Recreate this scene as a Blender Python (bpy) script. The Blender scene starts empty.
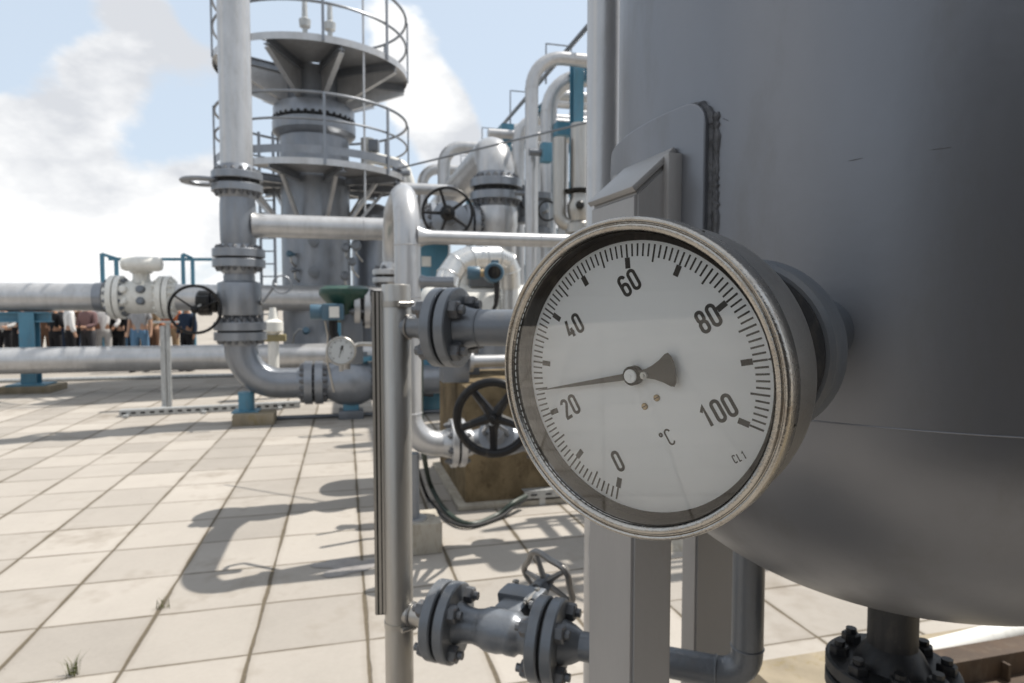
import bpy, bmesh, math, random
from math import sin, cos, pi, radians, sqrt, atan
from mathutils import Vector, Matrix
random.seed(7)
S = bpy.context.scene
COL = S.collection
V = Vector

# ------------------------------------------------------------------ camera model (used for measuring only)
FPX, CX, CY, EYE = 640.0, 512.0, 341.5, 1.56
PITCH = atan(33.5/FPX)
RGT, UPV, FWD = V((1,0,0)), V((0,sin(PITCH),cos(PITCH))), V((0,cos(PITCH),-sin(PITCH)))
def P(px, py, Y):
    d = RGT*((px-CX)/FPX) + UPV*((CY-py)/FPX) + FWD
    return d*(Y/d.y) + V((0,0,EYE))
def G(px, py, z=0.0):
    d = RGT*((px-CX)/FPX) + UPV*((CY-py)/FPX) + FWD
    return d*((z-EYE)/d.z) + V((0,0,EYE))
def along(p, d, px):
    """point on the line p + t d that is seen in picture column px"""
    k = (px-CX)/FPX
    q = p - V((0,0,EYE))
    t = (k*q.dot(FWD) - q.x)/(d.x - k*d.dot(FWD))
    return p + d*t
YU = V((.9676,.2525,0)); YV = V((-.2525,.9676,0)); UPZ = V((0,0,1))
def zat(py, Y): return P(512, py, Y).z

# ------------------------------------------------------------------ materials
MATS = {}
def nn(nt, t, **kw):
    n = nt.nodes.new(t)
    for k, v in kw.items(): setattr(n, k, v)
    return n
def newmat(name):
    m = bpy.data.materials.new(name); m.use_nodes = True
    nt = m.node_tree; b = nt.nodes['Principled BSDF']
    MATS[name] = m
    return m, nt, b
def paint(name, col, rough=.42, var=.12, dirt=(.20,.17,.13), dirt_amt=.12, metal=0.0, bump=.02, scale=6.0, coat=0.0, fleck=None, stretch=(1,1,.35), spec=.5):
    m, nt, b = newmat(name); L = nt.links.new
    tc = nn(nt,'ShaderNodeTexCoord'); mp = nn(nt,'ShaderNodeMapping'); mp.inputs['Scale'].default_value = stretch
    L(tc.outputs['Object'], mp.inputs['Vector'])
    n1 = nn(nt,'ShaderNodeTexNoise'); n1.inputs['Scale'].default_value = scale; n1.inputs['Detail'].default_value = 6; n1.inputs['Roughness'].default_value=.6
    L(mp.outputs[0], n1.inputs['Vector'])
    r1 = nn(nt,'ShaderNodeMapRange'); r1.inputs[1].default_value=.3; r1.inputs[2].default_value=.7; r1.inputs[3].default_value=1-var; r1.inputs[4].default_value=1+var
    L(n1.outputs['Fac'], r1.inputs[0])
    mx = nn(nt,'ShaderNodeVectorMath', operation='SCALE'); mx.inputs[0].default_value = col; L(r1.outputs[0], mx.inputs['Scale'])
    n2 = nn(nt,'ShaderNodeTexNoise'); n2.inputs['Scale'].default_value = scale*2.7; n2.inputs['Detail'].default_value = 8; n2.inputs['Roughness'].default_value=.7
    L(mp.outputs[0], n2.inputs['Vector'])
    r2 = nn(nt,'ShaderNodeMapRange'); r2.inputs[1].default_value=.52; r2.inputs[2].default_value=.75; r2.inputs[3].default_value=0; r2.inputs[4].default_value=dirt_amt*2.2
    L(n2.outputs['Fac'], r2.inputs[0])
    md = nn(nt,'ShaderNodeMix', data_type='RGBA'); L(r2.outputs[0], md.inputs['Factor']); L(mx.outputs[0], md.inputs['A']); md.inputs['B'].default_value=(*dirt,1)
    out = md.outputs['Result']
    if fleck:
        n4 = nn(nt,'ShaderNodeTexNoise'); n4.inputs['Scale'].default_value = fleck[1]; n4.inputs['Detail'].default_value = 5; n4.inputs['Roughness'].default_value=.75
        L(tc.outputs['Object'], n4.inputs['Vector'])
        r4 = nn(nt,'ShaderNodeMapRange'); r4.inputs[1].default_value=fleck[2]; r4.inputs[2].default_value=fleck[2]+.06; L(n4.outputs['Fac'], r4.inputs[0])
        mf = nn(nt,'ShaderNodeMix', data_type='RGBA'); L(r4.outputs[0], mf.inputs['Factor']); L(out, mf.inputs['A']); mf.inputs['B'].default_value=(*fleck[0],1)
        out = mf.outputs['Result']
    L(out, b.inputs['Base Color'])
    r3 = nn(nt,'ShaderNodeMapRange'); r3.inputs[3].default_value=max(.03,rough-.1); r3.inputs[4].default_value=min(1,rough+.14)
    L(n2.outputs['Fac'], r3.inputs[0]); L(r3.outputs[0], b.inputs['Roughness'])
    b.inputs['Metallic'].default_value = metal
    b.inputs['Specular IOR Level'].default_value = spec
    b.inputs['Coat Weight'].default_value = coat
    n3 = nn(nt,'ShaderNodeTexNoise'); n3.inputs['Scale'].default_value = scale*22; n3.inputs['Detail'].default_value = 3
    L(tc.outputs['Object'], n3.inputs['Vector'])
    bp = nn(nt,'ShaderNodeBump'); bp.inputs['Strength'].default_value=bump*8; bp.inputs['Distance'].default_value=.002
    L(n3.outputs['Fac'], bp.inputs['Height']); L(bp.outputs[0], b.inputs['Normal'])
    return m

RUST = (.16,.07,.03)
GREY   = paint('grey_paint', (.225,.24,.265), rough=.32, metal=.5, spec=.6, fleck=(RUST,30,.735))
GREYL  = paint('light_grey_paint', (.46,.46,.465), rough=.30, metal=.55, spec=.6, fleck=(RUST,18,.755))
GREYD  = paint('dark_grey_paint', (.15,.163,.182), rough=.36, metal=.4, spec=.6, bump=.04, fleck=(RUST,40,.72))
VESSEL = paint('vessel_paint', (.195,.202,.220), rough=.38, metal=.75, var=.06, bump=.012, scale=3.0, fleck=((.07,.065,.06),38,.745), dirt=(.13,.12,.10), dirt_amt=.16)
LEGP   = paint('leg_paint', (.29,.285,.285), rough=.45, metal=.3, var=.05, bump=.02, scale=4)
STEEL  = paint('stainless_steel', (.42,.405,.38), rough=.40, metal=.95, var=.14, dirt=(.22,.16,.10), dirt_amt=.16, stretch=(1,1,.08), scale=14)
CHROME = paint('polished_steel', (.42,.40,.37), rough=.24, metal=1.0, var=.12, dirt=(.20,.13,.07), dirt_amt=.22, scale=30, stretch=(1,1,1), fleck=((.16,.07,.03),55,.72))
CASE   = paint('gauge_case_steel', (.22,.215,.21), rough=.34, metal=.75, var=.10, dirt=(.14,.10,.07), dirt_amt=.15, scale=25, stretch=(1,1,1))
GALV   = paint('galvanised_steel', (.42,.43,.43), rough=.5, metal=.6, var=.2, scale=20)
BOLT   = paint('bolt_steel', (.13,.135,.145), rough=.45, metal=.35, var=.25, scale=60, fleck=(RUST,80,.62))
BLACK  = paint('black_paint', (.007,.007,.008), rough=.34, spec=.3, var=.3, bump=.02)
RUBBER = paint('black_rubber', (.015,.015,.016), rough=.7, var=.2)
HOSE   = paint('dark_green_sheath', (.022,.035,.028), rough=.5, var=.3)
GASKET = paint('gasket', (.012,.012,.013), rough=.8, var=.2)
BLUE   = paint('blue_paint', (.07,.20,.285), rough=.45, var=.15)
BLUED  = paint('instrument_blue', (.055,.115,.165), rough=.4, var=.1)
GREEN  = paint('dark_green_paint', (.012,.05,.035), rough=.4, var=.15)
WHITE  = paint('white_paint', (.68,.67,.63), rough=.4, var=.08, dirt_amt=.18)
CLAD   = paint('cladding_sheet', (.58,.58,.57), rough=.27, metal=.85, var=.08, dirt_amt=.1)
CONC   = paint('stained_concrete', (.155,.118,.07), rough=.9, var=.5, dirt=(.045,.03,.018), dirt_amt=.46, scale=4.2, bump=.2, stretch=(1,1,.75), spec=.15)
CONCL  = paint('pale_concrete', (.34,.31,.26), rough=.9, var=.2, dirt=(.15,.11,.06), dirt_amt=.3, scale=6, bump=.1, spec=.2)
CONCY  = paint('yellowed_concrete', (.26,.22,.16), rough=.9, var=.2, dirt=(.20,.15,.05), dirt_amt=.35, scale=5, bump=.1, spec=.2)
BRASS  = paint('brass', (.45,.34,.20), rough=.4, metal=.6, var=.2)
DIAL   = paint('dial_enamel', (.86,.885,.895), rough=.5, var=.006, dirt=(.55,.52,.45), dirt_amt=.008, scale=20, bump=0, stretch=(1,1,1))
INK    = paint('dial_ink', (.018,.017,.015), rough=.6, var=.1, bump=0)
INNER  = paint('dial_rim_black', (.011,.010,.009), rough=.6, spec=.2, var=.3, scale=30)
YELLOW = paint('yellow_paint', (.24,.20,.10), rough=.5)
ORANGE = paint('orange_paint', (.5,.14,.03), rough=.5)

def glass_mat():
    m = bpy.data.materials.new('window_glass'); m.use_nodes = True
    nt = m.node_tree; nt.nodes.clear(); L = nt.links.new
    o = nn(nt,'ShaderNodeOutputMaterial'); t = nn(nt,'ShaderNodeBsdfTransparent'); g = nn(nt,'ShaderNodeBsdfGlossy'); mx = nn(nt,'ShaderNodeMixShader')
    t.inputs[0].default_value = (1,1,.998,1); g.inputs['Roughness'].default_value = .015; g.inputs['Color'].default_value=(1,1,1,1)
    fr = nn(nt,'ShaderNodeFresnel'); fr.inputs['IOR'].default_value = 1.42
    L(fr.outputs[0], mx.inputs[0]); L(t.outputs[0], mx.inputs[1]); L(g.outputs[0], mx.inputs[2]); L(mx.outputs[0], o.inputs[0])
    return m
GLASS = glass_mat()

def paving_mat():
    m, nt, b = newmat('paving_slabs'); L = nt.links.new
    def math_(op, a, bb=None, c=None):
        n = nn(nt,'ShaderNodeMath', operation=op)
        for i, x in enumerate((a,bb,c)):
            if x is None: continue
            if isinstance(x,(int,float)): n.inputs[i].default_value = x
            else: L(x, n.inputs[i])
        return n.outputs[0]
    tc = nn(nt,'ShaderNodeTexCoord')
    # small wobble of the joints
    nz = nn(nt,'ShaderNodeTexNoise'); nz.inputs['Scale'].default_value=5; nz.inputs['Detail'].default_value=4; L(tc.outputs['Object'], nz.inputs['Vector'])
    sb = nn(nt,'ShaderNodeVectorMath', operation='SUBTRACT'); L(nz.outputs['Color'], sb.inputs[0]); sb.inputs[1].default_value=(.5,.5,.5)
    sc = nn(nt,'ShaderNodeVectorMath', operation='SCALE'); L(sb.outputs[0], sc.inputs[0]); sc.inputs['Scale'].default_value=.012
    ad = nn(nt,'ShaderNodeVectorMath', operation='ADD'); L(tc.outputs['Object'], ad.inputs[0]); L(sc.outputs[0], ad.inputs[1])
    sp = nn(nt,'ShaderNodeSeparateXYZ'); L(ad.outputs[0], sp.inputs[0])
    T = .516
    uu = math_('DIVIDE', sp.outputs[0], T); vv = math_('DIVIDE', sp.outputs[1], T)
    fu = math_('FRACT', uu); fv = math_('FRACT', vv)
    eu = math_('MINIMUM', fu, math_('SUBTRACT', 1.0, fu)); ev = math_('MINIMUM', fv, math_('SUBTRACT', 1.0, fv))
    e = math_('MINIMUM', eu, math_('MULTIPLY', ev, 1.7))
    iu = math_('FLOOR', uu); iv = math_('FLOOR', vv)
    cb = nn(nt,'ShaderNodeCombineXYZ'); L(iu, cb.inputs[0]); L(iv, cb.inputs[1])
    wn = nn(nt,'ShaderNodeTexWhiteNoise', noise_dimensions='3D'); L(cb.outputs[0], wn.inputs['Vector'])
    # joint width varies
    n5 = nn(nt,'ShaderNodeTexNoise'); n5.inputs['Scale'].default_value=2.2; n5.inputs['Detail'].default_value=5; L(tc.outputs['Object'], n5.inputs['Vector'])
    jw = nn(nt,'ShaderNodeMapRange'); jw.inputs[1].default_value=.3; jw.inputs[2].default_value=.7; jw.inputs[3].default_value=.007; jw.inputs[4].default_value=.025; L(n5.outputs['Fac'], jw.inputs[0])
    jm = nn(nt,'ShaderNodeMapRange', interpolation_type='SMOOTHSTEP'); L(e, jm.inputs[0]); L(math_('MULTIPLY', jw.outputs[0], .7), jm.inputs[1]); L(math_('MULTIPLY', jw.outputs[0], 1.5), jm.inputs[2]); jm.inputs[3].default_value=1; jm.inputs[4].default_value=0
    # slab colour
    n1 = nn(nt,'ShaderNodeTexNoise'); n1.inputs['Scale'].default_value=1.3; n1.inputs['Detail'].default_value=8; n1.inputs['Roughness'].default_value=.65; L(tc.outputs['Object'], n1.inputs['Vector'])
    n2 = nn(nt,'ShaderNodeTexNoise'); n2.inputs['Scale'].default_value=40; n2.inputs['Detail'].default_value=6; n2.inputs['Roughness'].default_value=.7; L(tc.outputs['Object'], n2.inputs['Vector'])
    v1 = math_('ADD', math_('MULTIPLY', wn.outputs['Value'], .28), math_('MULTIPLY', n1.outputs['Fac'], .40))
    v2 = math_('ADD', v1, math_('MULTIPLY', n2.outputs['Fac'], .18))
    v3 = math_('ADD', v2, .575)
    base = nn(nt,'ShaderNodeVectorMath', operation='SCALE'); base.inputs[0].default_value=(.325,.298,.266); L(v3, base.inputs['Scale'])
    # stains
    n3 = nn(nt,'ShaderNodeTexNoise'); n3.inputs['Scale'].default_value=1.25; n3.inputs['Detail'].default_value=9; n3.inputs['Roughness'].default_value=.72; 
    L(tc.outputs['Object'], n3.inputs['Vector'])
    sm = nn(nt,'ShaderNodeMapRange'); sm.inputs[1].default_value=.54; sm.inputs[2].default_value=.76; sm.inputs[3].default_value=0; sm.inputs[4].default_value=.8; L(n3.outputs['Fac'], sm.inputs[0])
    ms = nn(nt,'ShaderNodeMix', data_type='RGBA'); L(sm.outputs[0], ms.inputs['Factor']); L(base.outputs[0], ms.inputs['A']); ms.inputs['B'].default_value=(.15,.122,.09,1)
    # grime near joints
    gm = nn(nt,'ShaderNodeMapRange'); L(e, gm.inputs[0]); gm.inputs[1].default_value=.012; gm.inputs[2].default_value=.075; gm.inputs[3].default_value=.45; gm.inputs[4].default_value=0
    mg = nn(nt,'ShaderNodeMix', data_type='RGBA'); L(math_('MULTIPLY', gm.outputs[0], n5.outputs['Fac']), mg.inputs['Factor']); L(ms.outputs['Result'], mg.inputs['A']); mg.inputs['B'].default_value=(.14,.112,.08,1)
    # dark specks
    vo = nn(nt,'ShaderNodeTexNoise'); vo.inputs['Scale'].default_value=26; vo.inputs['Detail'].default_value=2; L(tc.outputs['Object'], vo.inputs['Vector'])
    vm = nn(nt,'ShaderNodeMapRange'); vm.inputs[1].default_value=.76; vm.inputs[2].default_value=.80; vm.inputs[3].default_value=0; vm.inputs[4].default_value=.7; L(vo.outputs['Fac'], vm.inputs[0])
    mv = nn(nt,'ShaderNodeMix', data_type='RGBA'); L(vm.outputs[0], mv.inputs['Factor']); L(mg.outputs['Result'], mv.inputs['A']); mv.inputs['B'].default_value=(.10,.085,.065,1)
    # joint colour with moss
    jc = nn(nt,'ShaderNodeMix', data_type='RGBA'); L(n2.outputs['Fac'], jc.inputs['Factor']); jc.inputs['A'].default_value=(.045,.037,.026,1); jc.inputs['B'].default_value=(.17,.14,.10,1)
    mj = nn(nt,'ShaderNodeMix', data_type='RGBA'); L(jm.outputs[0], mj.inputs['Factor']); L(mv.outputs['Result'], mj.inputs['A']); L(jc.outputs['Result'], mj.inputs['B'])
    L(mj.outputs['Result'], b.inputs['Base Color'])
    b.inputs['Roughness'].default_value=.88; b.inputs['Specular IOR Level'].default_value=.25
    hh = math_('ADD', math_('MULTIPLY', jm.outputs[0], -1.0), math_('MULTIPLY', n2.outputs['Fac'], .25))
    hh = math_('ADD', hh, math_('MULTIPLY', wn.outputs['Value'], .3))
    bp = nn(nt,'ShaderNodeBump'); bp.inputs['Strength'].default_value=.55; bp.inputs['Distance'].default_value=.006; L(hh, bp.inputs['Height']); L(bp.outputs[0], b.inputs['Normal'])
    return m
PAVING = paving_mat()
GROUND = paint('pale_gravel', (.30,.275,.245), rough=.95, var=.22, dirt=(.2,.17,.13), dirt_amt=.3, scale=.6, bump=.2, stretch=(1,1,1), spec=.1)
ASPHALT = paint('asphalt', (.05,.048,.046), rough=.9, var=.2, scale=2, bump=.2, stretch=(1,1,1), spec=.2)

# ------------------------------------------------------------------ mesh builder
def axis_rot(a):
    return V((0,0,1)).rotation_difference(V(a).normalized()).to_matrix()
def perp(a):
    a = V(a).normalized()
    r = V((0,0,1)).cross(a)
    if r.length < 1e-3: r = V((1,0,0))
    r.normalize(); return r, a.cross(r)
class MB:
    def __init__(s): s.bm = bmesh.new()
    def ring(s, c, e1, e2, r, n, r2=None):
        r2 = r if r2 is None else r2
        return [s.bm.verts.new(c + e1*(r*cos(2*pi*i/n)) + e2*(r2*sin(2*pi*i/n))) for i in range(n)]
    def bridge(s, A, B):
        n = len(A)
        for i in range(n):
            try: s.bm.faces.new((A[i], A[(i+1)%n], B[(i+1)%n], B[i]))
            except ValueError: pass
    def lathe(s, prof, o, a, n=32, cap0=True, cap1=True):
        """prof: list of (radius, height along a)"""
        a = V(a).normalized(); e1, e2 = perp(a); o = V(o); prev = None; rings = []
        for r, h in prof:
            rings.append(s.ring(o + a*h, e1, e2, max(r,1e-4), n))
        for A, B in zip(rings, rings[1:]): s.bridge(A, B)
        if cap0: s.bm.faces.new(rings[0][::-1])
        if cap1: s.bm.faces.new(rings[-1])
        return s
    def cyl(s, p0, p1, r0, r1=None, n=20):
        p0, p1 = V(p0), V(p1); d = p1-p0
        return s.lathe([(r0,0),(r0 if r1 is None else r1, d.length)], p0, d, n)
    def tube(s, pts, r, n=14, cap=True, closed=False):
        pts = [V(p) for p in pts]; N = len(pts); rings = []
        t0 = (pts[1]-pts[0]).normalized() if not closed else (pts[1]-pts[-1]).normalized()
        e1, e2 = perp(t0); tp = t0
        for i, p in enumerate(pts):
            if closed: t = (pts[(i+1)%N]-pts[i-1]).normalized()
            elif i == 0: t = t0
            elif i == N-1: t = (pts[-1]-pts[-2]).normalized()
            else: t = ((pts[i+1]-p).normalized()+(p-pts[i-1]).normalized()).normalized()
            q = tp.rotation_difference(t); e1 = q @ e1; e2 = q @ e2; tp = t
            rr = r[i] if isinstance(r,(list,tuple)) else r
            rings.append(s.ring(p, e1, e2, rr, n))
        for A, B in zip(rings, rings[1:]): s.bridge(A, B)
        if closed:
            # align first ring
            A, B = rings[-1], rings[0]
            k = min(range(n), key=lambda j: (A[0].co-B[j].co).length)
            s.bridge(A, B[k:]+B[:k])
        elif cap:
            s.bm.faces.new(rings[0][::-1]); s.bm.faces.new(rings[-1])
        return s
    def torus(s, c, a, R, r, n=48, m=10, a0=0, a1=2*pi):
        e1, e2 = perp(a); c = V(c)
        full = abs(a1-a0-2*pi) < 1e-4
        pts = [c + (e1*cos(a0+(a1-a0)*i/(n if full else n-1)) + e2*sin(a0+(a1-a0)*i/(n if full else n-1)))*R for i in range(n)]
        return s.tube(pts, r, m, closed=full)
    def box(s, c, dim, ex=V((1,0,0)), ey=V((0,1,0)), ez=None, bev=0):
        ex, ey = V(ex).normalized(), V(ey).normalized(); ez = ex.cross(ey) if ez is None else V(ez); c = V(c)
        vs = []
        for k in (-1,1):
            for (i,j) in ((-1,-1),(1,-1),(1,1),(-1,1)):
                vs.append(s.bm.verts.new(c + ex*(i*dim[0]/2) + ey*(j*dim[1]/2) + ez*(k*dim[2]/2)))
        fs = [s.bm.faces.new([vs[q] for q in f]) for f in ((3,2,1,0),(4,5,6,7),(0,1,5,4),(1,2,6,5),(2,3,7,6),(3,0,4,7))]
        if bev:
            es = set(e for f in fs for e in f.edges)
            bmesh.ops.bevel(s.bm, geom=list(es), offset=bev, segments=2, profile=.6, affect='EDGES')
        return s
    def bar(s, p0, p1, w, h, up=UPZ, bev=0):
        p0, p1 = V(p0), V(p1); d = p1-p0; ex = d.normalized(); ey = V(up).cross(ex)
        if ey.length < 1e-4: ey = V((1,0,0)).cross(ex)
        ey.normalize()
        return s.box((p0+p1)/2, (d.length, w, h), ex, ey, bev=bev)
    def prism(s, poly, o, ex, ey, th):
        """poly in (ex, ey) extruded by th along ex x ey, from o"""
        ex, ey = V(ex), V(ey); ez = ex.cross(ey).normalized(); o = V(o)
        A = [s.bm.verts.new(o + ex*x + ey*y) for x, y in poly]; B = [s.bm.verts.new(v.co + ez*th) for v in A]
        s.bm.faces.new(A[::-1]); s.bm.faces.new(B); s.bridge(A, B)
        return s
    def sphere(s, c, r, a=UPZ, n=20, m=10, sz=1.0):
        return s.lathe([(r*sin(pi*i/m), -r*sz*cos(pi*i/m)) for i in range(m+1)], c, a, n, False, False)
    def ibeam(s, p0, p1, w, h, t, side):
        d = V(p1)-V(p0); ex = d.normalized(); sd = V(side).normalized(); up = ex.cross(sd)
        pts = [(-w/2,-h/2),(w/2,-h/2),(w/2,-h/2+t),(t/2,-h/2+t),(t/2,h/2-t),(w/2,h/2-t),(w/2,h/2),(-w/2,h/2),(-w/2,h/2-t),(-t/2,h/2-t),(-t/2,-h/2+t),(-w/2,-h/2+t)]
        return s.prism(pts, p0, sd, ex.cross(sd), d.length) if sd.cross(ex.cross(sd)).dot(ex) > 0 else s.prism(pts, p1, sd, ex.cross(sd), d.length)
    def build(s, name, mat, parent=None, label=None, flat=False, ang=38):
        bmesh.ops.recalc_face_normals(s.bm, faces=s.bm.faces[:])
        me = bpy.data.meshes.new(name); s.bm.to_mesh(me); s.bm.free()
        me.materials.append(mat)
        if not flat:
            me.polygons.foreach_set('use_smooth', [True]*len(me.polygons))
            me.set_sharp_from_angle(angle=radians(ang))
        o = bpy.data.objects.new(name, me); COL.objects.link(o)
        if parent is not None: hook(o, parent)
        if label: o['label'] = label
        return o
def root_of(o):
    while o.parent: o = o.parent
    return o
def hook(o, parent):
    """meshes are written in world coordinates; undo the thing's own location"""
    o.parent = parent
    if parent.parent is None: o.matrix_parent_inverse = Matrix.Translation(-V(parent.location))
    else: o.matrix_parent_inverse = Matrix.Identity(4)
def tag(o, label, cat, group=None):
    o['label'] = label; o['category'] = cat
    if group: o['group'] = group
    return o
def thing(name, label, cat, loc, group=None):
    o = bpy.data.objects.new(name, None); COL.objects.link(o); o.location = loc; o.empty_display_size=.1
    return tag(o, label, cat, group)
def copy_thing(src, loc, label, group=None):
    r = src.copy(); COL.objects.link(r); r.location = loc; r['label'] = label
    if group: r['group'] = group
    def rec(a, b):
        for ch in a.children:
            c = ch.copy(); COL.objects.link(c); c.parent = b; rec(ch, c)
    rec(src, r); return r
def single(mb, name, mat, label, cat, loc, group=None, **kw):
    """one mesh as a top-level thing, its origin moved to loc"""
    loc = V(loc)
    bmesh.ops.translate(mb.bm, verts=mb.bm.verts[:], vec=-loc)
    o = mb.build(name, mat, None, **kw); o.location = loc
    return tag(o, label, cat, group)
def structure(o): o['kind'] = 'structure'; return o

def fillet(pts, rad, seg=8):
    pts = [V(p) for p in pts]; out = [pts[0]]
    for i in range(1, len(pts)-1):
        a, b, c = pts[i-1], pts[i], pts[i+1]; d1 = (a-b).normalized(); d2 = (c-b).normalized()
        ang = d1.angle(d2)
        R = rad[i-1] if isinstance(rad,(list,tuple)) else rad
        L = R/math.tan(ang/2)
        L = min(L, (a-b).length*.98, (c-b).length*.98); R = L*math.tan(ang/2)
        bis = (d1+d2).normalized(); cen = b + bis*(R/sin(ang/2))
        s0 = b + d1*L - cen; s1 = b + d2*L - cen
        q = s0.rotation_difference(s1); tot = s0.angle(s1); ax = s0.cross(s1).normalized()
        for k in range(seg+1):
            out.append(cen + Matrix.Rotation(tot*k/seg, 3, ax) @ s0)
    out.append(pts[-1]); return out

# bolts ---------------------------------------------------------------
_bolt = {}
def bolt_mesh(r, length, nut, mat):
    key = (round(r,4), round(length,4), round(nut,4), mat.name)
    if key in _bolt: return _bolt[key]
    mb = MB(); n = 6
    mb.lathe([(nut*.86,-length/2-nut*.95),(nut,-length/2-nut*.8),(nut,-length/2)], V((0,0,0)), UPZ, 6)
    mb.lathe([(nut,length/2),(nut,length/2+nut*.8),(nut*.86,length/2+nut*.95)], V((0,0,0)), UPZ, 6)
    mb.lathe([(r,-length/2-nut*1.5),(r,length/2+nut*1.5)], V((0,0,0)), UPZ, 8)
    bmesh.ops.recalc_face_normals(mb.bm, faces=mb.bm.faces[:])
    me = bpy.data.meshes.new('bolt'); mb.bm.to_mesh(me); mb.bm.free(); me.materials.append(mat)
    _bolt[key] = me; return me
def bolts(parent, c, a, Rc, n, r, length, nut=None, mat=None, ph=None, name='bolt'):
    me = bolt_mesh(r, length, nut or r*1.75, mat or BOLT)
    a = V(a).normalized(); e1, e2 = perp(a); M = axis_rot(a)
    ph = pi/n if ph is None else ph
    for i in range(n):
        t = ph + 2*pi*i/n
        o = bpy.data.objects.new(name, me); COL.objects.link(o); hook(o, parent)
        o.matrix_basis = Matrix.Translation(V(c) + (e1*cos(t)+e2*sin(t))*Rc) @ (M @ Matrix.Rotation(i*1.3,3,'Z')).to_4x4()
def disc_profile(R, th, ch=None):
    ch = ch or min(th*.12, .006)
    return [(R-ch,0),(R,ch),(R,th-ch),(R-ch,th)]
def flange(parent, c, a, R, th, mat=GREY, hub=None, name='flange', n=36):
    """disc from c along a; hub=(radius at disc, radius at end, length) continues on the far side"""
    prof = disc_profile(R, th)
    if hub: prof += [(hub[0],th),(hub[1],th+hub[2])]
    return MB().lathe(prof, c, a, n).build(name, mat, parent)
def flange_pair(parent, c, a, R, th, gap=.008, nb=8, br=.012, mat=GREY, hub=None, hub2='same', n=36, ph=None, bmat=None, fg=.80, nut=None):
    c = V(c); a = V(a).normalized()
    f1 = flange(parent, c - a*gap/2, -a, R, th, mat, hub, n=n)
    f2 = flange(parent, c + a*gap/2, a, R, th, mat, hub if hub2=='same' else hub2, n=n)
    MB().lathe([(R*.86,-gap/2),(R*.86,gap/2)], c, a, n).build('gasket', GASKET, parent)
    bolts(f1, c, a, R*fg, nb, br, 2*th+gap, mat=bmat, ph=ph, nut=nut)
    return f1, f2
def pipe(parent, pts, r, mat=GREY, bend=None, name='pipe', n=24, weld=True):
    q = fillet(pts, bend if bend is not None else r*3) if len(pts) > 2 else pts
    o = MB().tube(q, r, n).build(name, mat, parent)
    return o
def weld_ring(parent, c, a, r, mat=GREY, w=None):
    w = w or r*.035
    return MB().torus(c, a, r, w, 32, 8).build('weld_bead', mat, parent)
def handwheel(parent, c, a, R, rr, mat=BLACK, ns=5, dish=0.0, ph=0.0, hubr=None, spoke_r=None, nrim=48):
    a = V(a).normalized(); e1, e2 = perp(a); c = V(c)
    rim = MB().torus(c, a, R, rr, nrim, 10).build('handwheel', mat, parent)
    hubr = hubr or R*.17
    h = c - a*dish
    for i in range(ns):
        t = ph + 2*pi*i/ns; d = e1*cos(t)+e2*sin(t); sd = (e1*-sin(t)+e2*cos(t))
        mb = MB()
        sr = spoke_r or rr*.75
        mb.tube([h + d*hubr*.7, h*.45 + (c+d*R*.55)*.0 + (h+d*R*.5)*.55 if False else h + d*R*.5, c + d*(R-rr*.2)], [sr*1.25, sr, sr*.85], 8)
        mb.build('spoke', mat, rim)
    MB().lathe([(hubr*.7,-hubr*.75),(hubr,-hubr*.6),(hubr,hubr*.45),(hubr*.75,hubr*.6)], h, a, 24).build('hub', mat, rim)
    MB().lathe([(hubr*.42,0),(hubr*.42,hubr*.9),(hubr*.3,hubr)], h+a*hubr*.5, a, 6).build('stem_nut', mat, rim)
    return rim

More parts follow.
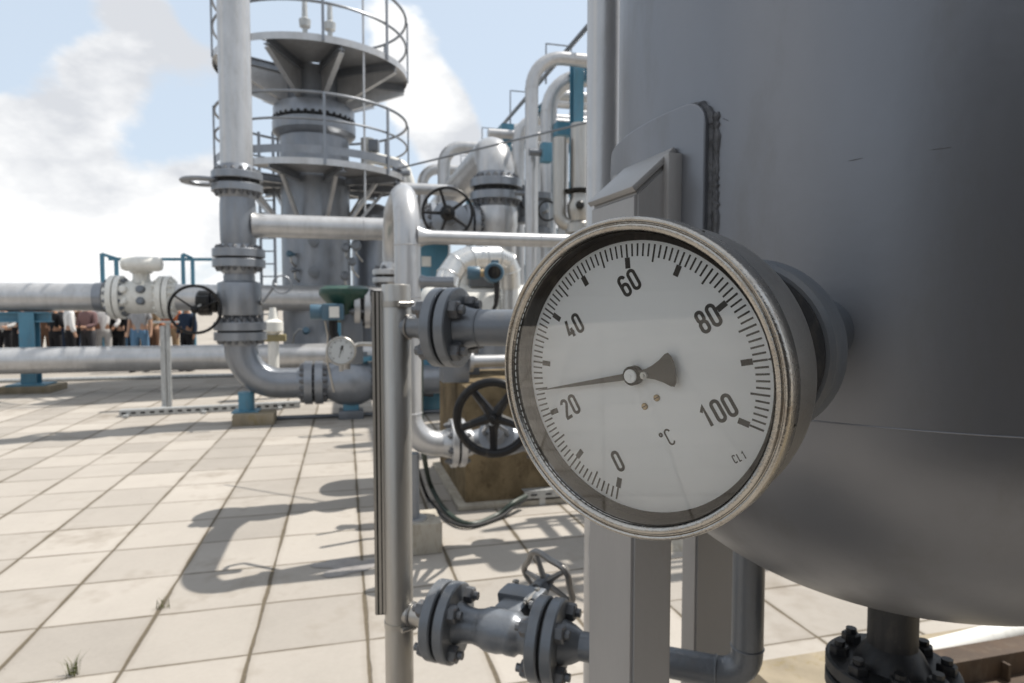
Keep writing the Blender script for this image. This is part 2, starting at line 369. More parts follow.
# ------------------------------------------------------------------ world, sun
SUN = V((1.11,.64,2.30)).normalized()
def make_world():
    w = bpy.data.worlds.new('World'); S.world = w; w.use_nodes = True
    nt = w.node_tree; nt.nodes.clear(); L = nt.links.new
    out = nn(nt,'ShaderNodeOutputWorld'); bg = nn(nt,'ShaderNodeBackground'); bg.inputs['Strength'].default_value = .066
    sky = nn(nt,'ShaderNodeTexSky'); sky.sky_type='NISHITA'; sky.sun_disc=False
    sky.sun_elevation = math.asin(SUN.z); sky.sun_rotation = math.atan2(SUN.x, SUN.y)
    sky.air_density=1.0; sky.dust_density=1.5; sky.ozone_density=1.2
    tc = nn(nt,'ShaderNodeTexCoord')
    nrm = nn(nt,'ShaderNodeVectorMath', operation='NORMALIZE'); L(tc.outputs['Generated'], nrm.inputs[0])
    def math_(op, a, b=None):
        n = nn(nt,'ShaderNodeMath', operation=op)
        for i, x in enumerate((a,b)):
            if x is None: continue
            if isinstance(x,(int,float)): n.inputs[i].default_value = x
            else: L(x, n.inputs[i])
        return n.outputs[0]
    mp = nn(nt,'ShaderNodeMapping'); mp.inputs['Scale'].default_value=(1,1,1.7); mp.inputs['Location'].default_value=(.35,.1,.62); L(nrm.outputs[0], mp.inputs['Vector'])
    n1 = nn(nt,'ShaderNodeTexNoise'); n1.inputs['Scale'].default_value=2.6; n1.inputs['Detail'].default_value=11; n1.inputs['Roughness'].default_value=.60; n1.inputs['Distortion'].default_value=.15; L(mp.outputs[0], n1.inputs['Vector'])
    val = n1.outputs['Fac']
    def blob(px, py, rad, amt):
        nonlocal val
        d = (RGT*((px-CX)/FPX) + UPV*((CY-py)/FPX) + FWD).normalized()
        sb = nn(nt,'ShaderNodeVectorMath', operation='DISTANCE'); L(nrm.outputs[0], sb.inputs[0]); sb.inputs[1].default_value = d
        mr = nn(nt,'ShaderNodeMapRange', interpolation_type='SMOOTHSTEP'); L(sb.outputs['Value'], mr.inputs[0]); mr.inputs[1].default_value=rad*.25; mr.inputs[2].default_value=rad; mr.inputs[3].default_value=amt; mr.inputs[4].default_value=0
        val = math_('ADD', val, mr.outputs[0])
    for b in BLOBS: blob(*b)
    cm = nn(nt,'ShaderNodeMapRange', interpolation_type='SMOOTHSTEP'); L(val, cm.inputs[0]); cm.inputs[1].default_value=.452; cm.inputs[2].default_value=.575
    # shading inside clouds: thicker = brighter top, greyer where a second noise says so
    mp2 = nn(nt,'ShaderNodeMapping'); mp2.inputs['Scale'].default_value=(1,1,1.9); mp2.inputs['Location'].default_value=(.2,.7,.1); L(nrm.outputs[0], mp2.inputs['Vector'])
    n2 = nn(nt,'ShaderNodeTexNoise'); n2.inputs['Scale'].default_value=4.2; n2.inputs['Detail'].default_value=7; n2.inputs['Roughness'].default_value=.55; L(mp2.outputs[0], n2.inputs['Vector'])
    r2 = nn(nt,'ShaderNodeMapRange'); r2.inputs[1].default_value=.40; r2.inputs[2].default_value=.58; L(n2.outputs['Fac'], r2.inputs[0])
    r3 = nn(nt,'ShaderNodeMapRange'); r3.inputs[1].default_value=.72; r3.inputs[2].default_value=1.1; L(val, r3.inputs[0])
    cf = math_('MAXIMUM', r2.outputs[0], r3.outputs[0])
    cc = nn(nt,'ShaderNodeMix', data_type='RGBA'); L(cf, cc.inputs['Factor']); cc.inputs['A'].default_value=(7.7,7.95,8.4,1); cc.inputs['B'].default_value=(12.4,12.4,12.3,1)
    # thin veil everywhere (hazy blue)
    vl = nn(nt,'ShaderNodeMix', data_type='RGBA'); vl.inputs['Factor'].default_value=VEIL; L(sky.outputs[0], vl.inputs['A']); vl.inputs['B'].default_value=(9.9,11.3,12.8,1)
    mx = nn(nt,'ShaderNodeMix', data_type='RGBA'); L(cm.outputs[0], mx.inputs['Factor']); L(vl.outputs['Result'], mx.inputs['A']); L(cc.outputs['Result'], mx.inputs['B'])
    L(mx.outputs['Result'], bg.inputs['Color']); L(bg.outputs[0], out.inputs['Surface'])
VEIL = .62
BLOBS = [(15,35,.12,-.22),(150,118,.10,-.17),(190,100,.08,-.08),(75,165,.06,-.10),(205,8,.06,-.22),(300,50,.12,-.2),(545,50,.24,-.34),(620,-80,.4,-.2),
         (75,95,.10,.13),(150,40,.15,.17),(45,60,.06,.06),(110,190,.20,.13),(20,190,.16,.12),(30,250,.2,.12),(200,190,.12,.1),(440,110,.10,.24),(420,70,.10,.2),(465,150,.09,.18),(400,30,.1,.08)]
make_world()
sd = bpy.data.lights.new('sun','SUN'); sd.energy = 4.3; sd.angle = radians(.6); sd.color = (1,.95,.87)
so = bpy.data.objects.new('sun', sd); COL.objects.link(so); so.location = SUN*30
so.rotation_euler = SUN.to_track_quat('Z','Y').to_euler()

# ------------------------------------------------------------------ ground
def sheet(name, mat, o, ex, ey, x0, x1, y0, y1, z):
    mb = MB(); vs = [mb.bm.verts.new(V((x,y,0))) for x, y in ((x0,y0),(x1,y0),(x1,y1),(x0,y1))]; mb.bm.faces.new(vs)
    ob = mb.build(name, mat); ob.location = V((o[0],o[1],z)); ob.rotation_euler = (0,0,math.atan2(ex.y,ex.x))
    return structure(ob)
sheet('ground', GROUND, (0,0), YU, YV, -1500,1500,-1500,1500, -.008)
ga = G(370.3,683); gb = G(259,604.2)
# origin of the slab pattern: on a column joint and on a row joint
o_u = ga.dot(YU); o_v = gb.dot(YV)
org = YU*o_u + YV*o_v
sheet('paving', PAVING, org, YU, YV, -12.5, 22, -14, 10.5, 0.0)
sheet('road', ASPHALT, (0,0), YU, YV, -30,-14.2,-60,24, -.004)

NOZZLE = paint('nozzle_paint', (.075,.085,.10), rough=.4, spec=.5)
PUDDLE = paint('damp_residue', (.235,.222,.215), rough=.45, var=.25, dirt=(.33,.30,.27), dirt_amt=.45, scale=9, stretch=(1,1,1))
sheet_shed = paint('shade_sheeting', (.028,.026,.025), rough=.7, var=.2, scale=2)

SHADEP = paint('shade_dark_paint', (.022,.023,.026), rough=.45, var=.3, scale=20)  # near-black colour that paints shade onto the drain parts and flange front
BROWN = paint('rusty_brown_steel', (.05,.028,.014), rough=.75, var=.35, scale=8)

WELDM = paint('weld_metal_paint', (.19,.195,.21), rough=.48, var=.3, metal=.6, scale=60, bump=.2, stretch=(1,1,1), dirt=(.06,.05,.04), dirt_amt=.35)
bw = thing('reflection_wall', 'unseen long dark wall added far left to block the sky mirrored in the dial glass', 'wall', YU*-24)  # unseen wall, added to darken the reflection in the dial glass
MB().box(YU*-24-YV*6+UPZ*1.6, (.3,76,3.2), YU, YV).build('wall', paint('dark_brick', (.05,.042,.036), rough=.9, var=.3, scale=1.5), bw)
MB().box(YU*-24-YV*6+UPZ*3.25, (.42,76.2,.12), YU, YV).build('coping', CONCL, bw)

# ------------------------------------------------------------------ pressure vessel (right foreground)
VC = V((.61,1.0,0)); VR = .44; VZ = 1.441; VH = .32; VTOP = 3.35
gn = V((-.66431602,-.74567069,-.05156986)).normalized()
gc = V((.07775065,.40,1.51649881))
vessel = thing('pressure_vessel', 'large dark grey upright pressure vessel filling the right side behind the big dial', 'vessel', (VC.x,VC.y,0))
prof = [(VR*cos(t), VZ-VH*sin(t)) for t in [pi/2*(1-i/24) for i in range(25)]]
prof += [(VR, VZ+.3), (VR, VZ+.6), (VR,VTOP)] + [(VR*cos(t), VTOP+.25*sin(t)) for t in [pi/2*(i/12) for i in range(1,13)]]
MB().lathe(prof, (VC.x,VC.y,0), UPZ, 128, False, False).build('shell', VESSEL, vessel, ang=60)
MB().torus((VC.x,VC.y,VZ), UPZ, VR-.0004, .0010, 160, 8).build('weld_seam', VESSEL, vessel)
MB().torus((VC.x,VC.y,2.62), UPZ, VR-.0022, .0042, 160, 8).build('weld_seam', VESSEL, vessel)
def vdir(deg): return V((cos(radians(deg)), sin(radians(deg)), 0))
def pad(deg, half, z0, z1, th=.013):
    mb = MB(); cols = []; N = 140; rc = .030
    for i in range(N+1):
        a = deg-half + 2*half*i/N; s = radians(min(a-(deg-half), deg+half-a))*VR
        cut = rc - sqrt(max(0, rc*rc-(rc-s)**2)) if s < rc else 0
        cols.append((vdir(a), z0+cut, z1-cut))
    qs = []
    for d, a, b in cols:
        q = []
        for rr, z in ((VR-.004,a),(VR+th,a),(VR+th,b),(VR-.004,b)):
            q.append(mb.bm.verts.new(V((VC.x,VC.y,z))+d*rr))
        qs.append(q)
    for A, B in zip(qs, qs[1:]):
        for k in range(4): mb.bm.faces.new((A[k],A[(k+1)%4],B[(k+1)%4],B[k]))
    mb.bm.faces.new(qs[0]); mb.bm.faces.new(qs[-1][::-1])
    o = mb.build('support_pad', VESSEL, vessel, ang=50)
    bv = o.modifiers.new('bevel','BEVEL'); bv.width=.0035; bv.segments=3; bv.limit_method='ANGLE'; bv.angle_limit=radians(50)
    rnd = random.Random(int(deg)); Cz = lambda z: V((VC.x,VC.y,z)); path = []
    for k in range(50): path.append(Cz(z0+rc+(z1-z0-2*rc)*k/49)+vdir(deg+half)*(VR+.0015))
    path += [Cz(b)+d*(VR+.0015) for d, a, b in cols[::-1]]
    for k in range(50): path.append(Cz(z1-rc-(z1-z0-2*rc)*k/49)+vdir(deg-half)*(VR+.0015))
    rs = [(.0050 if i < 58 or i > 180 else .0032)*(1+rnd.uniform(-.3,.3)) for i in range(len(path))]
    MB().tube(path, rs, 8).build('weld_bead', WELDM, o)
    for off in (.7,1.05):
        p2 = [Cz(z0+rc+(z1-z0-1.6*rc)*k/90)+vdir(deg+half+off+rnd.uniform(-.16,.16))*(VR+.0005) for k in range(91)]
        MB().tube(p2, [.0030*(1+rnd.uniform(-.45,.45)) for k in range(91)], 8).build('weld_bead', WELDM, o)
    return o
LW, LD, LRI = .128, .058, VR+.006
for deg in (197.9, 107.9, 287.9, 17.9):
    pad(deg-5 if deg > 190 and deg < 200 else deg, 19, 1.36, 1.806)
    e = vdir(deg); t = V((-e.y,e.x,0)); o = V((VC.x,VC.y,0))
    w, d0, d1 = LW/2, LRI, LRI+LD
    mb = MB(); b = []
    z0 = .125
    for z_in, z_out in ((z0,z0),(1.752,1.70)):
        b.append([mb.bm.verts.new(o+e*r_+t*s_+UPZ*z_) for r_, s_, z_ in ((d0,-w,z_in),(d1,-w,z_out),(d1,w,z_out),(d0,w,z_in))])
    mb.bridge(b[0], b[1]); mb.bm.faces.new(b[0][::-1]); mb.bm.faces.new(b[1])
    bmesh.ops.bevel(mb.bm, geom=[x for x in mb.bm.edges], offset=.004, segments=2, affect='EDGES')
    leg = mb.build('leg', LEGP, vessel)
    # sloping cap plate a little proud of the tube
    mb = MB(); s = (V((0,0,1.752))-V((0,0,1.70)))
    sl = (e*(-LD)+UPZ*.052).normalized(); L = sqrt(LD**2+.052**2)
    nrm = sl.cross(t).normalized(); nrm = nrm if nrm.z > 0 else -nrm
    mb.box(o+e*(d0+LD/2)+UPZ*(1.726)+nrm*.005, (L*1.0, LW+.001, .008), sl, t, bev=.002)
    mb.build('cap_plate', LEGP, leg)
    MB().box(o+e*(LRI+LD/2)+UPZ*.119, (.16,.2,.012), e, t, bev=.002).build('base_plate', LEGP, leg)
    # fillet weld where the leg meets the pad
    for sgn in (-1,1):
        MB().box(o+e*(VR+.016)+t*(sgn*(w+.004))+UPZ*1.557, (.020,.014,.384), e, t, bev=.003).build('weld_strip', LEGP, leg)
# drain nozzle under the bottom
dz = VZ-VH
nz = MB().lathe([(.036,0),(.036,-.111),(.044,-.121),(.056,-.145)], (VC.x,VC.y,dz+.012), UPZ, 40).build('drain_nozzle', SHADEP, vessel)  # drain nozzle and its flange coloured near black for the vessel's shadow
fc = V((VC.x,VC.y,dz-.155))
flange_pair(vessel, fc, UPZ, .096, .022, gap=.006, nb=8, br=.0085, mat=SHADEP, fg=.78, hub=None, bmat=SHADEP, n=48)
MB().lathe([(.045,0),(.04,-.06),(.04,-.35)], fc-UPZ*.025, UPZ, 32).build('drain_pipe', GREYD, vessel)
pipe(vessel, [fc-UPZ*.36, fc-UPZ*.62, fc-UPZ*.62+YU*2.0], .04, GREYD, bend=.12, name='drain_pipe')
# thermometer nozzle on the side
def gax(h): return gc + gn*h
MB().lathe([(.036,-.40),(.036,-.225),(.046,-.192)], gc, gn, 40).build('thermowell_nozzle', NOZZLE, vessel)
MB().lathe([(.071,-.192),(.0745,-.188),(.0745,-.158),(.071,-.154)], gc, gn, 72).build('nozzle_flange', NOZZLE, vessel)
MB().lathe([(.068,-.156),(.068,-.1525),(.03,-.1525)], gc, gn, 64).build('gap_shade_disc', SHADEP, vessel)  # near-black disc paints the shade in the gap behind the gauge case

# ------------------------------------------------------------------ the big dial thermometer
gr = UPZ.cross(gn).normalized(); gu = gn.cross(gr)
ROLL = radians(-31.09); SW = 2.7552
dr = gr*cos(ROLL) - gu*sin(ROLL); du = gr*sin(ROLL) + gu*cos(ROLL)
def D(px, py, h=0.0):
    """dial-plane coordinates (right, up) of a picture point"""
    d = RGT*((px-CX)/FPX) + UPV*((CY-py)/FPX) + FWD; e = V((0,0,EYE)); o = gax(h)
    q = e + d*((o-e).dot(gn)/d.dot(gn)) - o
    return q.dot(dr), q.dot(du)
def W(x, y, h): return gc + dr*x + du*y + gn*h
gauge = thing('dial_thermometer', 'big round white-faced dial thermometer in front of the vessel, scale 0 to 100', 'thermometer', gc)
MB().lathe([(.03,-.052),(.084,-.052),(.0915,-.049),(.0945,-.043),(.0955,-.036),(.0955,-.006),(.0955,-.002)], gc, gn, 128).build('case', CASE, gauge, ang=30)
MB().lathe([(.0135,-.16),(.0135,-.085),(.0190,-.085),(.0190,-.066),(.024,-.066),(.026,-.051)], gc, gn, 32).build('stem', STEEL, gauge)
bez = [(.0935,-.0015),(.0935,.0095),(.0905,.0122),(.0909,.0138),(.0917,.0145),(.0938,.0150),(.0946,.0146),(.0950,.0136),(.0954,.0136),(.0958,.0146),(.0966,.0153),(.0975,.0152),(.0985,.0140),(.0989,.0120),(.0989,.0000),(.0984,-.0012),(.0956,-.0020)]
MB().lathe(bez, gc, gn, 160, False, False).build('bezel', CHROME, gauge, ang=50)
MB().lathe([(.0852,.0004),(.0856,.0010),(.0893,.0014),(.0897,.0110),(.0902,.0112),(.0902,.0002)], gc, gn, 128, False, False).build('inner_ring', INNER, gauge, ang=40)
dial = MB().lathe([(.0868,-.003),(.0874,-.0028),(.0874,-.0002),(.0871,0)], gc, gn, 128).build('dial', DIAL, gauge)
# scale
rt = .0833
def quad(mb, pts, h, th=.00012):
    A = [mb.bm.verts.new(W(x,y,h)) for x, y in pts]; B = [mb.bm.verts.new(W(x,y,h+th)) for x, y in pts]
    mb.bm.faces.new(A); mb.bm.faces.new(B[::-1]); mb.bridge(A, B)
def radial(mb, v, r0, r1, w0, w1=None, h=.0001):
    a = radians((v-50)*SW); s, c_ = sin(a), cos(a); w1 = w0 if w1 is None else w1
    quad(mb, [(s*r0-c_*w0/2, c_*r0+s*w0/2),(s*r0+c_*w0/2, c_*r0-s*w0/2),(s*r1+c_*w1/2, c_*r1-s*w1/2),(s*r1-c_*w1/2, c_*r1+s*w1/2)], h)
for v in range(0,101):
    mb = MB()
    ln = .0078 if v % 5 else (.0108 if v % 10 else .0082)
    radial(mb, v, rt-ln, rt, .00120)
    if v % 10 == 0: radial(mb, v, rt-.0150, rt-.0083, .0035, h=.00012)
    if v in (10,90): radial(mb, v, rt+.0002, rt+.0036, .0006, .0026, h=.00012)
    mb.build('scale_mark', INK, dial, flat=True) if v % 5 == 0 else None
    if v % 5:
        mb2 = mb
        if 'minor' not in globals(): minor = MB()
        mb2.bm.free(); radial(minor, v, rt-ln, rt, .00112)
minor.build('minor_marks', INK, dial, flat=True)
# lettering from strokes
def arc(cx, cy, rx, ry, a0, a1, n=14):
    return [(cx+rx*cos(radians(a0+(a1-a0)*i/n)), cy+ry*sin(radians(a0+(a1-a0)*i/n))) for i in range(n+1)]
def stad(x0, x1, y0, y1):
    r = (x1-x0)/2; cx = (x0+x1)/2
    return (arc(cx, y1-r, r, r, 0, 180) + arc(cx, y0+r, r, r, 180, 360), True)
gw = .37
GL = {'0': [stad(0,gw,0,1)],
      '8': [stad(0.02,gw-.02,.52,1), stad(0,gw,0,.52)],
      '6': [stad(0,gw,0,.58), (arc(gw/2,1-gw/2,gw/2,gw/2,8,180)+[(0,.30)], False)],
      '2': [(arc(gw/2,1-gw/2,gw/2,gw/2,175,-25)+[(0.0,.12),(0,.0),(gw,0)], False)],
      '4': [([(.17,1),(0,.26),(gw+.02,.26)], False), ([(gw*.72,.50),(gw*.72,0)], False)],
      '1': [([(.02,.78),(.20,1),(.20,0)], False)],
      'C': [(arc(gw/2,1-gw/2,gw/2,gw/2,5,180)+arc(gw/2,gw/2,gw/2,gw/2,180,355), False)],
      'L': [([(0,1),(0,0),(gw*.8,0)], False)],
      'o': [(arc(.1,.86,.1,.1,0,360,20)[:-1], True)]}
def ribbon(mb, pts, closed, w, h):
    n = len(pts); P2 = [V((x,y)) for x, y in pts]; Lf, Rt = [], []
    for i in range(n):
        a = P2[i-1] if (closed or i > 0) else None; b = P2[(i+1)%n] if (closed or i < n-1) else None
        t1 = (P2[i]-a).normalized() if a is not None and (P2[i]-a).length > 1e-9 else None; t2 = (b-P2[i]).normalized() if b is not None and (b-P2[i]).length > 1e-9 else None
        t = (t1 or t2) if not (t1 and t2) else (t1+t2).normalized()
        nr = V((-t.y,t.x)); k = 1.0
        if t1 and t2: k = min(1.8, 1/max(.3, nr.dot(V((-t1.y,t1.x)))))
        Lf.append(P2[i]+nr*(w/2*k)); Rt.append(P2[i]-nr*(w/2*k))
    m = n if closed else n-1
    TL = [mb.bm.verts.new(W(q.x,q.y,h)) for q in Lf]; TR = [mb.bm.verts.new(W(q.x,q.y,h)) for q in Rt]
    for i in range(m): mb.bm.faces.new((TL[i],TL[(i+1)%n],TR[(i+1)%n],TR[i]))
def text(s, cpx, hgt, stroke, adv, name, tilt=0.0, mat=INK):
    cx, cy = D(*cpx); n = len(s); mb = MB()
    wid = adv*(n-1)+gw*hgt*.95; ct, st = cos(tilt), sin(tilt)
    for k, ch in enumerate(s):
        for j, (pts, cl) in enumerate(GL[ch]):
            q = []
            for x, y in pts:
                lx = -wid/2 + k*adv + x*(hgt-stroke) + stroke/2; ly = (y-.5)*(hgt-stroke)
                q.append((cx+lx*ct-ly*st, cy+lx*st+ly*ct))
            ribbon(mb, q, cl, stroke, .0002+.00005*j)
    mb.build(name, mat, dial, flat=True)
NH, NS, NA = .0143, .00215, .0078
for s, cp in (('0',(617.0,461.5)),('20',(569.5,407)),('40',(573,326.5)),('60',(628.3,283.5)),('80',(707,319.3)),('100',(717,411.5))):
    text(s, cp, NH, NS, NA, 'numeral')
text('oC', (666.5,438.5), .0105, .0011, .0040, 'unit_lettering')
text('CL1', (739,457.2), .0050, .0007, .0031, 'class_lettering')
for cp in ((657,397.8),(645,406.3)):
    x, y = D(*cp)
    sc_ = MB().lathe([(.0021,0),(.0022,.0006),(.0017,.0012)], W(x,y,0), gn, 20).build('screw', BRASS, dial)
    MB().box(W(x,y,.0012), (.0036,.0005,.0003), dr, du).build('slot', INK, sc_)
# pointer
ph_ = .0055
tx, ty = D(539.5,390.3,ph_); hx, hy = D(632,375.8,ph_)
pd = V((tx-hx,ty-hy)); pl = pd.length; pd.normalize(); pn = V((-pd.y,pd.x))
def PP(a, b): q = V((hx,hy))+pd*a+pn*b; return (q.x,q.y)
mb = MB()
poly = [(pl,.0002),(pl*.62,.0011),(.006,.0021)]
tail = [(-.006,.0026),(-.011,.0030),(-.016,.0044),(-.021,.0068),(-.0255,.0098),(-.0275,.0102),(-.0290,.0080),(-.0300,.0040),(-.0303,0)]
up_ = poly + tail; full = up_ + [(a,-b) for a, b in up_[::-1] if b != 0]
A = [mb.bm.verts.new(W(*PP(a,b),ph_)) for a, b in full]; B = [mb.bm.verts.new(v.co+gn*.0009) for v in A]
mb.bm.faces.new(A); mb.bm.faces.new(B[::-1]); mb.bridge(A, B)
PTR = paint('pointer_paint', (.075,.07,.06), rough=.5, var=.1, bump=0)
pt_ = mb.build('pointer', PTR, gauge, flat=True)
MB().lathe([(.0060,-.004),(.0060,.0012),(.0054,.0018)], W(hx,hy,ph_), gn, 40).build('hub_ring', INNER, pt_)
MB().lathe([(.0043,0),(.0043,.0024),(.0038,.0029),(.0012,.0029),(.0009,.0036)], W(hx,hy,ph_), gn, 40).build('hub_cap', DIAL, pt_)
nx_, ny_ = D(645.2,375.2,ph_)
MB().lathe([(.0024,0),(.0024,.0016),(.0012,.0016),(.0010,.0026)], W(nx_,ny_,ph_+.0009), gn, 8).build('adjusting_nut', WHITE, pt_)
# glass pane
MB().lathe([(.0901,.0108),(.0901,.0126)], gc, gn, 96).build('glass', GLASS, gauge)
# small screw and clamp lug on the bezel
for aa in (1.95,):
    d = gr*sin(aa)+gu*cos(aa)
for (px,py) in ((703,232),(782,422),(690,530)):
    a_, b_ = D(px,py,.0045); v = V((a_,b_)).normalized()*.0978
    MB().sphere(W(v.x,v.y,.004), .0016, gn, 10, 6).build('bezel_dent', INNER, gauge)

# ------------------------------------------------------------------ steel level gauge on its chamber
LA = V((.94,-.345,0)).normalized(); LN = V((-LA.y,LA.x,0))      # towards the vessel, and away from the viewer
pb = P(397.5, 450, 1.35); PX, PY_ = pb.x, pb.y
lv = thing('level_gauge', 'upright stainless steel level gauge tube with slotted rail left of the big dial', 'level gauge', (PX,PY_,0))
z_top = zat(284.5,1.35)
MB().lathe([(.030,.0),(.0302,.02),(.0302,z_top-.003),(.0285,z_top)], (PX,PY_,0), UPZ, 48).build('chamber', STEEL, lv)
MB().lathe([(.06,0),(.06,.012)], (PX,PY_,.001), UPZ, 32).build('foot_plate', STEEL, lv)
zu, zl = zat(327,1.33), zat(612,1.35)
def LP(t, z): return V((PX,PY_,z)) + LA*t
for z in (zu, zl):
    MB().lathe([(.0235,.015),(.0235,.05),(.031,.075),(.0335,.0905)], LP(0,z), LA, 32).build('side_branch', STEEL if z==zl else GREYD, lv)
    MB().torus(LP(.0315,z), LA, .0235, .0035, 32, 8).build('weld_bead', CASE, lv)
# indicator rail
lft = (V((-1,-.10,0))).normalized(); rc_ = V((PX,PY_,0)) + lft*.0385
rz0, rz1 = zat(612,1.35), zat(291,1.35)
bk = V((-lft.y,lft.x,0))
rail = MB().box(rc_+UPZ*((rz0+rz1)/2)+bk*.006, (.020,.006,rz1-rz0), lft, bk).build('indicator_rail', INNER, lv)
for s in (-.0085,-.0005,.0085):
    MB().box(rc_+lft*s+UPZ*((rz0+rz1)/2)-bk*.0035*(-1 if bk.y < 0 else 1), (.0054,.012,rz1-rz0-.004), lft, bk).build('rail_lip', STEEL, rail)
for z in (zat(304,1.35), zat(622,1.35)):
    band = MB().lathe([(.0306,-.006),(.0318,-.006),(.0318,.006),(.0306,.006)], V((PX,PY_,z)), UPZ, 40, False, False).build('hose_clamp', STEEL, lv)
    d = V((.62,-.78,0)).normalized(); tdir = V((-d.y,d.x,0))
    MB().lathe([(.0055,-.014),(.0055,.012),(.007,.012),(.007,.018)], V((PX,PY_,z))+d*.037, tdir, 12).build('clamp_screw', STEEL, band)
MB().box(rc_+UPZ*.36+lft*-.002, (.012,.02,.70), lft, bk, bev=.002).build('cable_duct', GALV, lv)
flR = .0815
# ----- upper connection
TU = .122
uf = LP(TU, zu)
upper = thing('connecting_pipe', 'grey upper connecting pipe with bolted flange pair beside the steel level gauge', 'pipe', (uf.x,uf.y,uf.z))
flange_pair(upper, uf, LA, flR, .024, gap=.0065, nb=4, br=.0095, mat=GREYD, ph=pi/4+.12, fg=.72, n=64, nut=.0190)
MB().lathe([(.047,.028),(.040,.050),(.0365,.068),(.0365,.60)], uf, LA, 40).build('pipe', GREYD, upper)
MB().torus(uf+LA*.07, LA, .0365, .0022, 40, 8).build('weld_bead', GREYD, upper)
# ----- lower connection: flange, gate valve, flange, pipe with elbow up into the vessel
TL1, TL2 = .115, .338
v1, v2 = LP(TL1, zl), LP(TL2, zl)
vm = (v1+v2)/2
gv = thing('gate_valve', 'small grey gate valve between two bolted flange pairs low beside the vessel leg', 'valve', (v1.x,v1.y,v1.z))
flange_pair(gv, v1, LA, flR, .024, gap=.0065, nb=4, br=.0085, mat=GREYD, ph=pi/4+.05, fg=.735, n=64, nut=.0178)
flange_pair(gv, v2, LA, flR, .024, gap=.0065, nb=4, br=.0085, mat=GREYD, ph=pi/4+.05, fg=.735, n=64, nut=.0178)
L12 = TL2-TL1
MB().lathe([(.044,.027),(.036,.045),(.034,.065),(.037,.080),(.043,.094),(.044,.118),(.041,.132),(.043,.140),(.043,.156),(.036,.164),(.036,L12-.045),(.045,L12-.027)], v1, LA, 40).build('body', GREYD, gv, ang=50)
sd_ = (LN*.92+UPZ*.30+LA*.36).normalized(); lat = LA
bc = v1+LA*.112
MB().box(bc+sd_*.048, (.060,.058,.050), LA, sd_.cross(LA), sd_, bev=.010).build('bonnet_neck', GREYD, gv)
bn = MB().box(bc+sd_*.088, (.092,.074,.040), LA, sd_.cross(LA), sd_, bev=.009).build('bonnet', GREYD, gv)
bolts(bn, bc+sd_*.088, sd_, .043, 4, .004, .030, .0075, STEEL)
for s in (-1,1):
    MB().tube([bc+sd_*.103+LA*(s*.022), bc+sd_*.125+LA*(s*.024), bc+sd_*.160+LA*(s*.012)], .006, 10).build('yoke_arm', GREYD, gv)
MB().lathe([(.016,.100),(.016,.118),(.0065,.118),(.0065,.186)], bc, sd_, 20).build('stem', STEEL, gv)
MB().lathe([(.014,.138),(.018,.142),(.018,.155),(.012,.159)], bc, sd_, 20).build('yoke_nut', GREYD, gv)
whc = bc+sd_*.176
wheelp = MB()
e1, e2 = perp(sd_); N_ = 60
wheelp.tube([whc + (e1*cos(2*pi*i/N_)+e2*sin(2*pi*i/N_))*(.064+.005*cos(5*2*pi*i/N_)) for i in range(N_)], .0072, 10, closed=True)
rim_ = wheelp.build('handwheel', CASE, gv)
for i in range(5):
    t = 2*pi*i/5; d = e1*cos(t)+e2*sin(t)
    MB().tube([whc-sd_*.010+d*.010, whc+d*.065], [.0075,.0052], 8).build('spoke', CASE, rim_)
MB().lathe([(.012,-.018),(.014,-.012),(.014,.002),(.010,.006)], whc, sd_, 20).build('hub', GREYD, rim_)
# pipe on to the vessel
tl = .705
el = LP(tl, zl)
rp = .0272
lower = thing('drain_line', 'grey pipe turning upward into the underside of the vessel behind its leg', 'pipe', (el.x,el.y,el.z))
pipe(lower, [LP(TL2+.03, zl), el, V((el.x,el.y,1.27))], rp, GREYD, bend=.045, n=32)
MB().lathe([(.044,TL2+.028),(.036,TL2+.05),(rp,TL2+.065)], LP(0,zl), LA, 32).build('reducer', GREYD, lower)
MB().torus(LP(tl-.052,zl), LA, rp, .002, 32, 8).build('weld_bead', GREYD, lower)
MB().torus(el+UPZ*.055, UPZ, rp, .002, 32, 8).build('weld_bead', GREYD, lower)
# vent pipe behind the leg
vp = P(603.5, 120, 1.45)
single(MB().lathe([(.0375,.0),(.0375,4.6)], (vp.x,vp.y,0), UPZ, 40), 'vent_pipe', GREYL, 'plain light grey upright pipe running up beside the left edge of the vessel', 'pipe', (vp.x,vp.y,0))
# vessel foundation
fa = G(775,657.5,.11)
fb_v = fa.dot(YV); fb_u = along(fa, YU, 745).dot(YU)
def YP(u, v, z=0): return YU*u + YV*v + UPZ*z
single(MB().box(YP(fb_u+2.2, fb_v-2.0,.055), (4.4,4.0,.110), YU, YV, bev=.012), 'foundation_slab', CONCY, 'low yellowed concrete foundation slab under the large vessel', 'foundation', YP(fb_u+2.2, fb_v-2.0,0))

# scratches in the vessel paint
def on_vessel(px, py):
    d = RGT*((px-CX)/FPX) + UPV*((CY-py)/FPX) + FWD; a = d.x*d.x+d.y*d.y; b = -(d.x*VC.x+d.y*VC.y); c = VC.x**2+VC.y**2-VR**2
    return d*((-b-sqrt(b*b-a*c))/a) + V((0,0,EYE))
for (x0,y0,x1,y1) in ((848,161,864,158),(930,150,952,147),(722,118,729,121)):
    MB().tube([on_vessel(x0+(x1-x0)*k/6, y0+(y1-y0)*k/6) for k in range(7)], [.0001,.0003,.0005,.0005,.0004,.0003,.0001], 6).build('scratch', WELDM, vessel)

